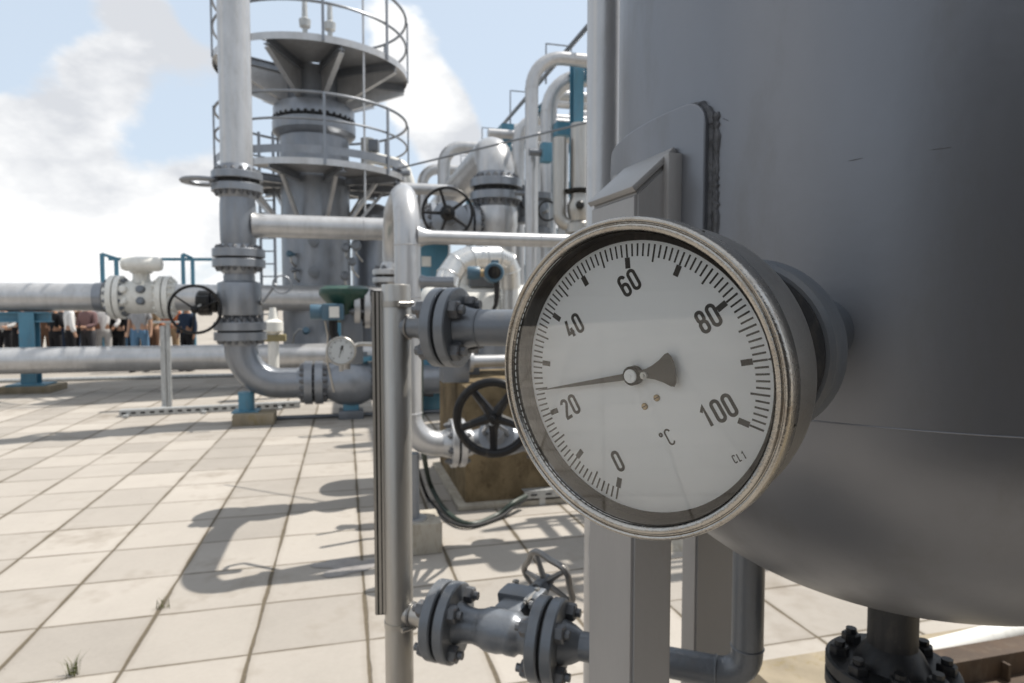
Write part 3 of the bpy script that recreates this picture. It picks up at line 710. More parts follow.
# damp residue on the slabs beside the footing
rnd = random.Random(11); mb = MB(); qc = G(350,566); N = 40; vs = []
for i in range(N):
    a = 2*pi*i/N; r = 1+.28*sin(3*a+1)+.18*sin(5*a)+rnd.uniform(-.10,.10)
    vs.append(mb.bm.verts.new(V((qc.x,qc.y,.004))+YU*(.20*r*cos(a))+YV*(.12*r*sin(a))))
mb.bm.faces.new(vs)
structure(mb.build('puddle', PUDDLE, flat=True))

# ================================================================== middle ground: inverted U pipe, its valve, plinth
b0 = G(411, 549.5); ub = V((P(410,549,b0.y).x, b0.y, 0))           # foot of the front leg
leg2 = along(ub, YV, 395)
rU = .083
zt = zat(178.5, 4.2) - rU
ze = zat(441, 4.2)
upipe = thing('pipe_loop', 'grey inverted U pipe standing behind the steel level gauge, its top bend sunlit', 'pipe', (ub.x,ub.y,0))
bendU = .36
zf2 = zat(276.5, leg2.y)
pv = along(ub+UPZ*ze, YU, 447)                                       # face of the flange at the plinth valve
pipe(upipe, [pv - YU*.03, V((ub.x,ub.y,ze)), V((ub.x,ub.y,zt)), V((leg2.x,leg2.y,zt)), V((leg2.x,leg2.y,zf2+.06))], rU, GREYL, bend=[.20,bendU,bendU], n=32)
for z, q in ((zt-bendU,ub),(zt-bendU-.33,ub),(zt-bendU,leg2),(zt-.82,leg2),(ze+.21,ub)):
    MB().torus((q.x,q.y,z), UPZ, rU, .0045, 36, 8).build('weld_bead', GREYL, upipe)
flange_pair(upipe, (leg2.x,leg2.y,zf2), UPZ, .165, .045, gap=.02, nb=8, br=.012, mat=GREYL, hub=(.11,.086,.08), hub2=(.11,.086,.06))
MB().cyl((ub.x+.02,ub.y,.21), (ub.x+.02,ub.y,ze-.05), .045).build('support_leg', GREY, upipe)
MB().lathe([(.09,.20),(.09,.212)], (ub.x+.02,ub.y,0), UPZ, 24).build('support_foot', GREYL, upipe)
# small cross pipe to the right
zs_ = zat(239, 4.2)
cr0 = V((ub.x,ub.y,zs_)) + YU*.08; cr1 = along(cr0, YU, 640)
cross = thing('branch_pipe', 'thin light grey level pipe running right from the inverted U behind the dial', 'pipe', cr0)
MB().lathe([(.075,-.02),(.052,.03),(.044,.08),(.044,(cr1-cr0).length)], cr0, cr1-cr0, 24).build('pipe', GREYL, cross)
pipe(cross, [cr1-YU*.05, cr1+YU*.25, V(((cr1+YU*.25).x,(cr1+YU*.25).y,0))], .044, GREYL, bend=.15)
w1 = along(cr0, YU, 540); MB().torus(w1, YU, .0445, .0035, 24, 8).build('weld_bead', GREYL, cross)
zs2 = zat(282.5, 4.2); c20 = V((ub.x,ub.y,zs2))+YU*.07
MB().lathe([(.05,0),(.034,.05),(.034,.22)], c20, YU, 20).build('side_stub', GREY, upipe)
# footing
single(MB().box((ub.x+.035,ub.y+.04,.10), (.30,.30,.20), YU, YV, bev=.012), 'concrete_block', CONCL, 'small grey concrete footing under the inverted U pipe leg', 'footing', (ub.x+.035,ub.y+.04,0))
# plinth
pc = G(465.5,508.5); pback = G(438.7,466); PLH = zat(387, pc.y)
pl_v = (pback-pc).dot(YV); pl_u = .80
ctr = V((pc.x,pc.y,0)) + YU*(pl_u/2) + YV*(pl_v/2)
plin = thing('concrete_plinth', 'tall brown stained concrete plinth behind the black valve handwheel', 'plinth', ctr)
MB().box(ctr+UPZ*(PLH/2), (pl_u,pl_v,PLH), YU, YV, bev=.018).build('block', CONC, plin)
MB().box(ctr+UPZ*.022-YU*.02-YV*.02, (pl_u+.10,pl_v+.10,.045), YU, YV, bev=.012).build('footing', CONCL, plin)
# valve with black wheel in front of the plinth
fv = along(V((ub.x,ub.y,ze)), YU, 457)
wv = thing('globe_valve', 'grey valve with big black five-spoke handwheel half hidden by the dial', 'valve', (fv.x,fv.y,ze))
flange_pair(wv, fv, YU, .158, .040, gap=.014, nb=8, br=.011, mat=GREYL, hub=(.10,.085,.05), ph=.2)
f2 = fv + YU*.56
MB().lathe([(.085,.06),(.075,.10),(.095,.18),(.110,.28),(.095,.38),(.075,.46),(.085,.50)], fv, YU, 36).build('body', GREY, wv)
flange_pair(wv, f2, YU, .158, .040, gap=.014, nb=8, br=.011, mat=GREYL, hub=(.10,.085,.05), ph=.2)
pipe(wv, [f2+YU*.05, f2+YU*.75, V(((f2+YU*.75).x,(f2+YU*.75).y,0))], .083, GREY, bend=.24, name='outlet_pipe')
vb = fv + YU*.28
sdir = (P(490,418,3.62)-vb); sdir = (sdir.normalized())
MB().lathe([(.075,.08),(.075,.16),(.115,.165),(.115,.195),(.07,.20),(.045,.26)], vb, sdir, 28).build('bonnet', GREY, wv)
dW = (P(490,418,3.75)-vb).length
for s in (-1,1):
    e1, e2 = perp(sdir)
    MB().tube([vb+sdir*.20+e1*s*.075, vb+sdir*.30+e1*s*.07, vb+sdir*(dW-.06)+e1*s*.03], .014, 8).build('yoke_arm', GREY, wv)
MB().lathe([(.018,.2),(.018,dW+.01)], vb, sdir, 16).build('stem', STEEL, wv)
handwheel(wv, P(493,418,3.72), V((-.06,-1,-.03)).normalized()*1.0, .212, .026, BLACK, ns=5, dish=.03, ph=.95, hubr=.046, spoke_r=.026)
# hoses and tray on the ground
def hose(pts, r, name, mat, label, cat, sub=10):
    p = [V(q) for q in pts]; out = []
    for i in range(len(p)-1):
        a = p[max(0,i-1)]; b = p[i]; c = p[i+1]; d = p[min(len(p)-1,i+2)]
        for k in range(sub):
            t = k/sub
            out.append(.5*((2*b)+(c-a)*t+(2*a-5*b+4*c-d)*t*t+(-a+3*b-3*c+d)*t**3))
    out.append(p[-1])
    return single(MB().tube(out, r, 8), name, mat, label, cat, out[len(out)//2])
hz = .02
hose([P(421,352,4.45),P(421,420,4.45),P(424,455,4.5),G(431,486,hz+.10),G(447,512,hz),G(470,524,hz),G(497,515,hz),G(513,503,.09),G(526,496,.10)], .019, 'cable_bundle', HOSE, 'dark green cable bundle sagging over the slabs into a steel tray', 'cable')
hose([P(418,470,4.6),G(428,498,hz),G(446,518,hz),G(468,526.5,hz),G(498,518,hz),G(514,507,.06),G(526,499,.08)], .013, 'cable', RUBBER, 'thin black cable lying along the dark green bundle below the plinth', 'cable')
hose([P(417,340,4.7),P(416,372,4.7),P(420,392,4.75),P(433,395,4.8)], .014, 'signal_cable', RUBBER, 'short black cable curling down behind the upper flange pair', 'cable')
ta = G(521,496,.06); tr_ = thing('cable_tray', 'short perforated steel cable tray near the dark stained plinth base', 'cable tray', ta)
for k, (s, d_) in enumerate(((0,(.9,.20,.006)),)):
    MB().box(ta+YU*.45+UPZ*.06, d_, YU, YV).build('cover', GALV, tr_)
for s in (-1,1):
    mb = MB(); mb.box(ta+YU*.45+YV*(s*.095)+UPZ*.03, (.9,.006,.055), YU, YV); side = mb.build('side_rail', GALV, tr_)
    hb = MB()
    for k in range(7): hb.box(ta+YU*(.08+.12*k)+YV*(s*.0985)+UPZ*.03, (.05,.004,.014), YU, YV)
    hb.build('slot', RUBBER, side)
for k in (.15,.75): MB().box(ta+YU*k-UPZ*.03, (.05,.18,.06), YU, YV).build('bracket', GALV, tr_)

# equipment on the plinth: white drum on saddles, clad pipe, small instruments
dz0 = PLH
dr0 = along(P(470,313,6.0), YU, 428); dr1 = along(dr0, YU, 640); dlen = (dr1-dr0).length
drum = thing('storage_drum', 'white level drum lying on the plinth behind the upper flange pair', 'drum', dr0)
MB().lathe([(.02,-.10),(.14,-.085),(.225,-.04),(.26,.03),(.265,.08),(.265,dlen),(.26,dlen+.05),(.225,dlen+.12),(.14,dlen+.165),(.02,dlen+.18)], dr0, YU, 48).build('shell', WHITE, drum, ang=50)
for px in (470,540):
    q = along(dr0, YU, px); hgt = max(.05, q.z-.2-dz0)
    MB().box(V((q.x,q.y,dz0+hgt/2)), (.10,.40,hgt), YU, YV, bev=.006).build('saddle', GREYD, drum)
q = along(dr0, YU, 466); MB().lathe([(.07,.2),(.07,.40),(.11,.40),(.11,.44)], q, UPZ, 24).build('nozzle', WHITE, drum)
q = along(dr0, YU, 485); MB().box(q+UPZ*.34, (.34,.30,.20), YU, YV, bev=.01).build('junction_box', GREYD, drum)
# clad pipe: mitred elbow segments
cl = thing('clad_pipe', 'shiny metal-clad insulated pipe with mitred bends above the white drum', 'pipe', P(445,280,5.6))
k0 = P(446,288,5.4); k1 = P(449,276,5.45); k2 = P(457,264,5.5); k3 = P(470,258.5,5.55); k4 = P(496,258,5.7); k5 = P(505,262,5.76); k6 = P(508.5,271,5.8); k7 = P(509,288,5.82)
segs = [k0,k1,k2,k3,(k3+k4)/2,k4,k5,k6,k7]
mb = MB(); mb.tube(segs, .108, 32); mb.build('cladding', CLAD, cl, ang=12)
for i in range(1,len(segs)-1):
    t = ((segs[i+1]-segs[i]).normalized()+(segs[i]-segs[i-1]).normalized()).normalized()
    MB().torus(segs[i], t, .109, .005, 36, 6).build('seam_band', CLAD, cl)
MB().cyl(k0, k0-UPZ*.16, .08).build('pipe_end', CLAD, cl); MB().cyl(k7, k7-UPZ*.25, .09).build('pipe_end', CLAD, cl)
# blue transmitter
tm = P(491,273,5.0)
tt = thing('pressure_transmitter', 'blue two-headed transmitter on a black stem before the shiny clad pipe', 'transmitter', tm)
fd = V((.12,-1,.02)).normalized()
MB().lathe([(.055,-.07),(.078,-.06),(.078,.05),(.070,.065)], tm+V((.02,0,0)), fd, 28).build('housing', BLUED, tt)
MB().lathe([(.05,.0),(.05,.012)], tm+V((.02,0,0))+fd*.060, fd, 24).build('display', BLACK, tt)
MB().lathe([(.045,-.05),(.052,-.04),(.052,.04),(.045,.05)], tm+V((-.135,0,.0)), V((1,.1,0)), 24).build('sensor_head', BLUED, tt)
MB().lathe([(.03,-.10),(.03,.0)], tm+V((-.01,0,0)), V((1,.1,0)), 20).build('neck', BRASS, tt)
MB().box(tm+V((.03,0,.085)), (.06,.05,.03), bev=.006).build('terminal_cap', BLUED, tt)
MB().tube([tm+V((.045,0,-.06)),tm+V((.045,0,-.18)),tm+V((.035,.03,-.25)),tm+V((.0,.05,-.32))], [.024,.020,.016,.014], 12).build('cable', RUBBER, tt)
# pedestal and small pipe on the plinth, below the flange pair
pq = P(454,363,5.3)
single(MB().box(V((pq.x,pq.y,(dz0+1.30)/2)), (.22,.22,1.30-dz0), YU, YV, bev=.008), 'pedestal', GREY, 'grey box pedestal on top of the stained plinth under the flange pair', 'pedestal', V((pq.x,pq.y,dz0)))
pq2 = P(488,361,5.25)
sp_ = thing('small_pipe', 'slim pale level pipe crossing the top of the plinth right of the pedestal', 'pipe', pq2)
MB().lathe([(.05,-.16),(.05,1.2)], pq2, YU, 24).build('pipe', GREYL, sp_)
MB().lathe([(.085,-.16),(.085,-.13)], pq2, YU, 24).build('flange', GREYL, sp_)
MB().box(pq2+YU*.35-UPZ*((pq2.z-.05-dz0)/2+.05), (.06,.10,pq2.z-.05-dz0), YU, YV).build('support', GREYD, sp_)

# ================================================================== control valve group behind the rail (x 320-405)
cvY = leg2.y
cvc = V((leg2.x,leg2.y,zat(308,cvY)))
cv = thing('control_valve', 'control valve with dark green saucer actuator left of the level gauge top', 'valve', cvc)
MB().lathe([(.086,0),(.086,-.12),(.13,-.16),(.15,-.28),(.12,-.40),(.086,-.46),(.086,-1.0)], (cvc.x,cvc.y,zf2-.07), UPZ, 32).build('body', GREY, cv)
ff = along(cvc, YU, 362)
flange_pair(cv, ff, YU, .165, .05, gap=.03, nb=8, br=.014, mat=GREYL, hub=None, ph=.2)
MB().lathe([(.09,.0),(.09,(cvc-ff).length)], ff, YU, 28).build('side_port', GREY, cv)
f3 = along(cvc-UPZ*.22, YU, 352)
MB().box(f3-UPZ*.02, (.17,.22,.42), YU, YV, bev=.02).build('yoke', GREYD, cv)
gdc = P(345,293,cvY-.1)
MB().lathe([(.05,.06),(.16,.055),(.20,.03),(.205,.0),(.20,-.02),(.13,-.10),(.10,-.20),(.06,-.24)], gdc, UPZ, 40).build('actuator', GREEN, cv)
MB().cyl(gdc-UPZ*.22, gdc-UPZ*.62, .035).build('actuator_stem', STEEL, cv)
pz = P(333,312,cvY-.3)
ps = MB().box(pz, (.17,.15,.13), YU, YV, bev=.02).build('positioner', BLUED, cv)
MB().box(pz-YV*.078+YU*.01, (.075,.004,.085), YU, YV).build('label_plate', WHITE, ps)
MB().lathe([(.055,-.06),(.06,-.05),(.06,.05),(.055,.06)], pz-YU*.11, YU, 24).build('cover', BLUED, ps)
MB().tube([pz-UPZ*.06, pz-UPZ*.16, P(336,340,cvY-.3)], .035, 10).build('stem', BLACK, cv)
MB().tube([pz-UPZ*.07-YU*.06, P(328,335,cvY-.3), P(327,360,cvY-.25), P(334,392,cvY-.2)], .008, 8).build('impulse_tube', STEEL, cv)
MB().lathe([(.08,0),(.08,-.75)], (cvc.x,cvc.y,zf2-1.02), UPZ, 24).build('lower_pipe', GREY, cv)
# small dial gauge
sg = P(341,351,4.05)
sgt = thing('pressure_gauge', 'small round white dial gauge low behind the steel rail of the level gauge', 'gauge', sg)
sn = V((.17,-1,.03)).normalized()
MB().lathe([(.089,-.035),(.093,-.03),(.093,.006),(.089,.010),(.082,.010),(.081,.002)], sg, sn, 56, True, False).build('case', STEEL, sgt)
sdial = MB().lathe([(.0815,.0),(.0815,.002)], sg, sn, 48).build('dial', DIAL, sgt)
e1 = UPZ.cross(sn).normalized(); e2 = sn.cross(e1)
mb = MB()
for k in range(0,33):
    t = radians(225-270*k/32); d = e1*cos(t)+e2*sin(t); tn = e1*-sin(t)+e2*cos(t)
    big = k % 4 == 0
    c = sg+sn*.0024+d*(.069 if not big else .066); mb.box(c, (.007 if not big else .013, .0016 if not big else .004, .0005), d, tn)
mb.build('scale_marks', INK, sdial)
mb = MB(); d = (P(344,340,4.05)-P(338,362,4.05)).normalized(); tn = sn.cross(d)
mb.prism([(-.045,-.0012),(.02,-.003),(.035,-.008),(.035,.008),(.02,.003),(-.045,.0012)], sg+sn*.005, d, tn, .001)
mb.lathe([(.008,.004),(.008,.008)], sg+d*.03+d*-.015, sn, 16)
mb.build('pointer', INK, sgt)
MB().lathe([(.0805,.007),(.0805,.0085)], sg, sn, 40).build('glass', GLASS, sgt)
tgt = V((ub.x,ub.y,zat(344,4.2)))
MB().tube(fillet([sg-sn*.02, sg-sn*.10, V((sg.x+.08,sg.y+.16,tgt.z)), tgt], .04), .014, 10).build('impulse_tube', STEEL, sgt)
MB().lathe([(.02,-.03),(.028,-.02),(.028,.02),(.02,.03)], sg.lerp(tgt,.62), YU, 6).build('fitting', STEEL, sgt)
MB().tube([sg-UPZ*.088, sg-UPZ*.13], .014, 10).build('stem', STEEL, sgt)

# ================================================================== the tall riser on the left (Y about 8.6)
RY = 8.7
rb = G(240, 415); rz = lambda y: zat(y, RY)
rxy = V((P(239.5,300,RY).x, RY, 0))
ris = thing('riser_pipe', 'tall light grey riser pipe at left, rising out of view', 'pipe', rxy)
top_xy = V((P(230,90,RY).x, RY, 0))
dd_ = (V((P(229,60,RY).x, RY, rz(60))) - V((P(237,175,RY).x, RY, rz(175))))
# plumb pipe from the upper flange
xr = P(236.5,150,RY).x; rxy = V((xr, RY, 0))
ris.location = rxy
MB().lathe([(.205,rz(168)),(.205,8.2)], rxy, UPZ, 48).build('pipe', GREYL, ris)
f1z = rz(183)
fl_a, fl_b = flange_pair(ris, (xr,RY,f1z), UPZ, .325, .10, gap=.06, nb=16, br=.02, mat=GREY, hub=(.26,.21,.10))
MB().lathe([(.215,rz(247)),(.228,rz(240)),(.232,rz(225)),(.228,rz(205)),(.215,rz(197))], rxy, UPZ, 40).build('tee', GREY, ris)
# spectacle blind between the flanges
mb = MB(); so_ = V((xr,RY,f1z)) - YU*.42
mb.torus(so_, UPZ, .225, .065, 48, 8); 
for v in mb.bm.verts: v.co.z = so_.z+(v.co.z-so_.z)*.5
mb.build('blind_ring', GREY, ris); MB().box(V((xr,RY,f1z))-YU*.26, (.16,.12,.04), YU, YV).build('blind_web', GREY, ris)
f2z = rz(258.5)
flange_pair(ris, (xr,RY,f2z), UPZ, .335, .11, gap=.025, nb=16, br=.02, mat=GREY, hub=(.25,.21,.08))
# branch to the right
zb = rz(225); br0 = V((xr,RY,zb)); br1 = along(br0, YU, 428)
brp = thing('branch_pipe', 'light grey level pipe from the left riser to the valve behind the inverted U', 'pipe', br0)
MB().lathe([(.19,.19),(.165,.26),(.158,.32),(.158,(br1-br0).length)], br0, YU, 36).build('pipe', GREYL, brp)
wr = along(br0, YU, 364); MB().torus(wr, YU, .158, .008, 36, 8).build('weld_bead', GREYL, brp)
# ball valve
bvt = thing('ball_valve', 'grey cylindrical ball valve in the left riser with side gearbox and thin handwheel', 'valve', (xr,RY,rz(300)))
MB().lathe([(.20,rz(281)+.08),(.20,rz(281)),(.275,rz(283)),(.28,rz(284)),(.28,rz(314)),(.275,rz(315)),(.20,rz(316)),(.20,rz(318))], rxy, UPZ, 44).build('body', GREY, bvt)
MB().lathe([(.21,rz(269)),(.19,rz(274)),(.19,rz(282))], rxy, UPZ, 36).build('neck', GREY, bvt)
mbx = bolts(bvt, (xr,RY,rz(315.5)), UPZ, .25, 14, .014, .05)
f3z = rz(331)
flange_pair(bvt, (xr,RY,f3z), UPZ, .335, .11, gap=.025, nb=16, br=.02, mat=GREY, hub=(.25,.21,.08))
gx = V((xr,RY,rz(303)))
MB().lathe([(.13,-.28),(.13,-.36),(.17,-.36),(.17,-.50),(.14,-.53)], gx, YU, 28).build('gearbox', BLACK, bvt)
MB().box(gx-YU*.42-YV*.1, (.16,.30,.18), YU, YV, bev=.02).build('gear_housing', BLACK, bvt)
hwc = P(195,309.5,RY-.42)
MB().tube([gx-YU*.42-YV*.2, hwc], .022, 10).build('shaft', STEEL, bvt)
handwheel(bvt, hwc, V((.30,-.95,0)), .305, .020, BLACK, ns=3, dish=.0, ph=.4, hubr=.05, spoke_r=.012)
lv0 = P(263,302,RY-.1)
MB().tube([gx+YU*.27, lv0], .03, 8).build('stem', STEEL, bvt)
MB().tube([lv0, P(271,291,RY-.15), P(276,284,RY-.2)], .016, 8).build('lever', GREY, bvt)
MB().torus(P(282,284.5,RY-.2), V((.2,-1,0)), .115, .012, 32, 8).build('lever_ring', GREY, bvt)
# elbow at the bottom
ez_ = rz(384.5); e_end = along(V((xr,RY,ez_)), YU, 306)
elb = thing('pipe_elbow', 'wide blue-grey pipe elbow at the foot of the left riser on a concrete block', 'pipe', (xr,RY,ez_))
pipe(elb, [V((xr,RY,f3z-.12)), V((xr,RY,ez_)), e_end], .212, GREY, bend=.52, n=40, )
MB().cyl((xr+.06,RY,.16), (xr+.06,RY,ez_-.1), .105).build('support_leg', BLUE, elb)
MB().box((xr+.06,RY,.155), (.34,.34,.02), YU, YV).build('support_plate', BLUE, elb)
kb = V((P(253,418,8.55).x, 8.62, 0))
single(MB().box(kb+UPZ*.075, (.52,.42,.15), YU, YV, bev=.012), 'concrete_block', CONCY, 'brown concrete block with rusty edge under the pipe elbow', 'footing', kb)
# check valve
cb_ = along(V((xr,RY,ez_)), YU, 314)
chk = thing('check_valve', 'bulging blue-grey check valve with many-bolted flanges right of the pipe elbow', 'valve', cb_)
flange_pair(chk, cb_, YU, .305, .11, gap=.03, nb=16, br=.022, mat=GREY, hub=(.25,.212,.10))
MB().lathe([(.215,.12),(.25,.20),(.32,.34),(.345,.50),(.33,.64),(.27,.76),(.22,.84)], cb_, YU, 44).build('body', GREY, chk)
MB().lathe([(.19,.0),(.19,.36),(.24,.36),(.24,.42),(.10,.44)], cb_+YU*.5, UPZ, 32).build('cover', GREY, chk)
cb2 = cb_+YU*.95
flange_pair(chk, cb2, YU, .305, .11, gap=.03, nb=16, br=.022, mat=GREY, hub=(.25,.212,.10))
MB().box(cb_+YU*.5-UPZ*.40, (.22,.22,.2), YU, YV, bev=.01).build('foot', BLUE, chk)
MB().box(V((cb_.x,cb_.y,.06))+YU*.5, (.34,.34,.12), YU, YV, bev=.01).build('foot_block', GREYD, chk)
dl = thing('discharge_pipe', 'blue-grey pipe carrying on right from the check valve behind the level gauge', 'pipe', cb2)
MB().lathe([(.212,.12),(.212,2.4)], cb2, YU, 36).build('pipe', GREY, dl)
for t in (.5,2.0): MB().box(V((cb2.x,cb2.y,(ez_-.2)/2))+YU*t, (.12,.3,ez_-.19), YU, YV).build('support', BLUE, dl)
MB().lathe([(.12,.2),(.12,.3),(.19,.3),(.19,.36)], cb_+YU*.62-YV*.05, UPZ, 28).build('bypass_head', BLUE, chk)

# ================================================================== the two long lines on the left
def long_pipe(py0, Y, r, px_end, name, label, mat=GREYL):
    a = P(30, py0, Y); s = along(a, YU, -260); e = along(a, YU, px_end)
    t = thing(name, label, 'pipe', s)
    MB().cyl(s, e, r, n=48).build('pipe', mat, t)
    return t, a, s, e
p1Y = 12.0
t1, a1, s1, e1_ = long_pipe(297, p1Y, .262, 470, 'header_pipe', 'upper light grey header pipe carrying the white flow meter, far left')
t2, a2, s2, e2_ = long_pipe(360.5, 11.3, .232, 400, 'header_pipe', 'lower light grey header pipe close to the ground at far left')
for px in (-80, 330):
    q = along(a2, YU, px); MB().box(V((q.x,q.y,(q.z-.2)/2)), (.16,.4,q.z-.19), YU, YV).build('saddle', BLUE, t2)
q = along(a1, YU, 340); MB().box(V((q.x,q.y,(q.z-.2)/2)), (.16,.3,q.z-.2), YU, YV).build('stanchion', BLUE, t1)
for px in (100, 345):
    MB().torus(along(a1, YU, px), YU, .262, .008, 40, 8).build('weld_bead', GREYL, t1)
MB().lathe([(.262,-.001),(.275,0),(.29,.16)], along(a1, YU, 96), YU, 40, False, False).build('reducer', GREY, t1)
# flow meter
fm = thing('flow_meter', 'off-white flow meter with capsule head flanged into the upper header pipe', 'flow meter', along(a1, YU, 142))
m0, m1 = along(a1, YU, 118), along(a1, YU, 166)
for q, nm in ((m0,0),(m1,1)):
    flange_pair(fm, q, YU, .42, .095, gap=.02, nb=14, br=.026, mat=WHITE, hub=(.34,.275,.10), bmat=WHITE if nm else GREYD)
mc = along(a1, YU, 142); ml = (m1-m0).length
MB().lathe([(.27,.10),(.315,.16),(.315,ml-.16),(.27,ml-.10)], m0, YU, 36).build('body', WHITE, fm)
for dx, dzz in ((-.16,.1),(.14,.1),(-.16,-.12),(.14,-.12)):
    MB().lathe([(.075,.24),(.075,.36),(.055,.38)], mc+YU*dx+UPZ*dzz, V((0,-1,.15)), 20).build('transducer_port', WHITE if dx<0 else GREYD, fm)
MB().lathe([(.18,.28),(.15,.36),(.15,.46),(.20,.48),(.20,.52)], mc, UPZ, 28).build('neck', WHITE, fm)
hc = P(142,264,p1Y+.2)
MB().lathe([(.05,-.36),(.11,-.34),(.135,-.28),(.14,0),(.135,.28),(.11,.34),(.05,.36)], hc, YU, 28).build('head', WHITE, fm)
# blue pipe support at far left
sb = G(29,393); 
bs = thing('pipe_support', 'blue steel pipe support post with cross beam under the upper header pipe', 'pipe support', (sb.x,a1.y,0))
cxy = V((along(a1,YU,29.5).x, along(a1,YU,29.5).y-.05, 0)); cxy = V((P(32,390,11.95).x, 11.95, 0))
zb1 = a1.z-.262
MB().ibeam(cxy+UPZ*.12, cxy+UPZ*(zb1-.02), .25, .25, .025, YU).build('post', BLUE, bs)
bmY = zat(317,11.95)
MB().ibeam(V((cxy.x,cxy.y,bmY))-YU*3.2, V((cxy.x,cxy.y,bmY))+YU*.36, .2, .19, .025, YV).build('cross_beam', BLUE, bs)
MB().ibeam(cxy-YU*3.0+UPZ*.02, cxy-YU*3.0+UPZ*(bmY-.1), .25, .25, .025, YU).build('post', BLUE, bs)
MB().box(cxy+UPZ*.135, (.62,.55,.03), YU, YV).build('base_plate', BLUE, bs)
single(MB().box(cxy+UPZ*.06, (.9,.75,.12), YU, YV, bev=.01), 'concrete_block', CONCY, 'flat concrete base under the blue pipe support post', 'footing', cxy)
# grey stand in front of the lower header
gs = G(165,408); stn = thing('steel_stand', 'slim grey channel stand with flat foot before the lower header pipe', 'stand', gs)
MB().bar(gs+UPZ*.02, gs+UPZ*(zat(326,gs.y)), .07, .07, YU).build('post', GALV, stn)
MB().bar(gs+YU*.075+UPZ*.02, gs+YU*.075+UPZ*(zat(322,gs.y)), .06, .05, YU).build('post', GALV, stn)
MB().bar(gs-YV*.45+UPZ*.02, gs+YV*.25+UPZ*.02, .07, .035).build('foot', GALV, stn)
MB().box(gs+UPZ*(zat(322,gs.y))+YU*.05, (.34,.14,.03), YU, YV).build('top_plate', GALV, stn)
bq = P(168,319,gs.y); 
# perforated channel on the ground
t0 = G(120,413,.05); t1_ = along(t0, (G(300,404,.05)-t0).normalized(), 300)
chn = thing('cable_channel', 'long perforated galvanised channel lying across the slabs left of the block', 'cable tray', t0)
dch = (t1_-t0).normalized(); ln = (t1_-t0).length
MB().box((t0+t1_)/2, (ln,.14,.09), dch, UPZ.cross(dch)).build('channel', GALV, chn)
mb = MB()
for k in range(int(ln/.12)): mb.box(t0+dch*(.06+.12*k)-UPZ.cross(dch)*.071, (.06,.004,.03), dch, UPZ.cross(dch))
mb.build('slots', RUBBER, chn)
for px in (128,205,280):
    q = along(t0, dch, px); MB().box(V((q.x,q.y,.02)), (.06,.4,.035), dch, UPZ.cross(dch)).build('bracket', GALV, chn)
# thin conduit behind it on the slabs
c0 = G(0,381,.03); c1 = G(330,372,.03)
single(MB().cyl(c0-YU*3, along(c0,YU,300), .045), 'conduit', GALV, 'dark conduit lying on the ground below the lower header pipe', 'conduit', c0)
c0 = G(200,421,.03)
single(MB().cyl(along(c0,YU,268), along(c0,YU,470), .028), 'conduit', GREYD, 'thin dark conduit on the slabs running right from the brown block', 'conduit', c0)
# blue handrail far behind the flow meter
hr = thing('handrail', 'pale blue handrail frame visible above the upper header pipe', 'handrail', P(110,300,15.5))
hy0 = 19.5; zr = zat(258,hy0+.6)
A_ = P(110,300,hy0); B_ = along(A_, YU, 215)
def RP(p): return V((p.x,p.y,0))
for px, off, top in ((103.5,-.9,253.5),(117.5,.0,258.5),(184,-.9,254),(193.5,.0,259)):
    p = RP(along(A_, YU, px))
    MB().box(p+UPZ*(zat(top,p.y)/2), (.10,.10,zat(top,p.y)), YU, YV).build('post', BLUE, hr)
for x0, x1_ in ((103.5,117.5),(184,193.5)):
    p, q_ = RP(along(A_,YU,x0)), RP(along(A_,YU,x1_))
    MB().bar(p+UPZ*zat(254,p.y), q_+UPZ*zat(258.5,q_.y), .09,.09).build('rail', BLUE, hr)
p, q_ = RP(along(A_,YU,110)), RP(along(A_,YU,230))
MB().bar(p+UPZ*zat(259,p.y), q_+UPZ*zat(259.5,q_.y), .09,.09).build('rail', BLUE, hr)

# ================================================================== tower
zf1, zf2 = 6.60, 4.33
TY = 14.0
TC = V((P(316.5,250,TY).x, TY, 0)); tz = lambda y: zat(y, TY-.85)
tow = thing('process_tower', 'tall grey steel tower with two round railed platforms behind the riser pipe', 'tower', TC)
MB().lathe([(.78,0),(.78,.05),(.715,.05),(.715,tz(128))], TC, UPZ, 64).build('column', GREYD if False else GREY, tow)
MB().lathe([(.715,tz(130)),(.80,tz(127)),(.86,tz(124)),(.86,tz(114)),(.84,tz(113))], TC, UPZ, 64).build('body_flange', GREY, tow)
cap = MB().lathe([(.82,tz(110.5)),(.84,tz(110)),(.84,tz(99)),(.80,tz(96)),(.60,tz(94))], TC, UPZ, 64).build('body_flange', GREY, tow)
MB().lathe([(.79,tz(113.5)),(.79,tz(110))], TC, UPZ, 48).build('gasket', GASKET, tow)
bolts(cap, TC+UPZ*tz(112), UPZ, .815, 36, .024, .07, .045, BLACK)
MB().lathe([(.60,tz(95)),(.58,tz(84)),(.60,zf1-.02)], TC, UPZ, 48).build('neck', GREYD, tow)
def rel(deg, r, z): return TC + V((cos(radians(deg))*r, sin(radians(deg))*r, z))
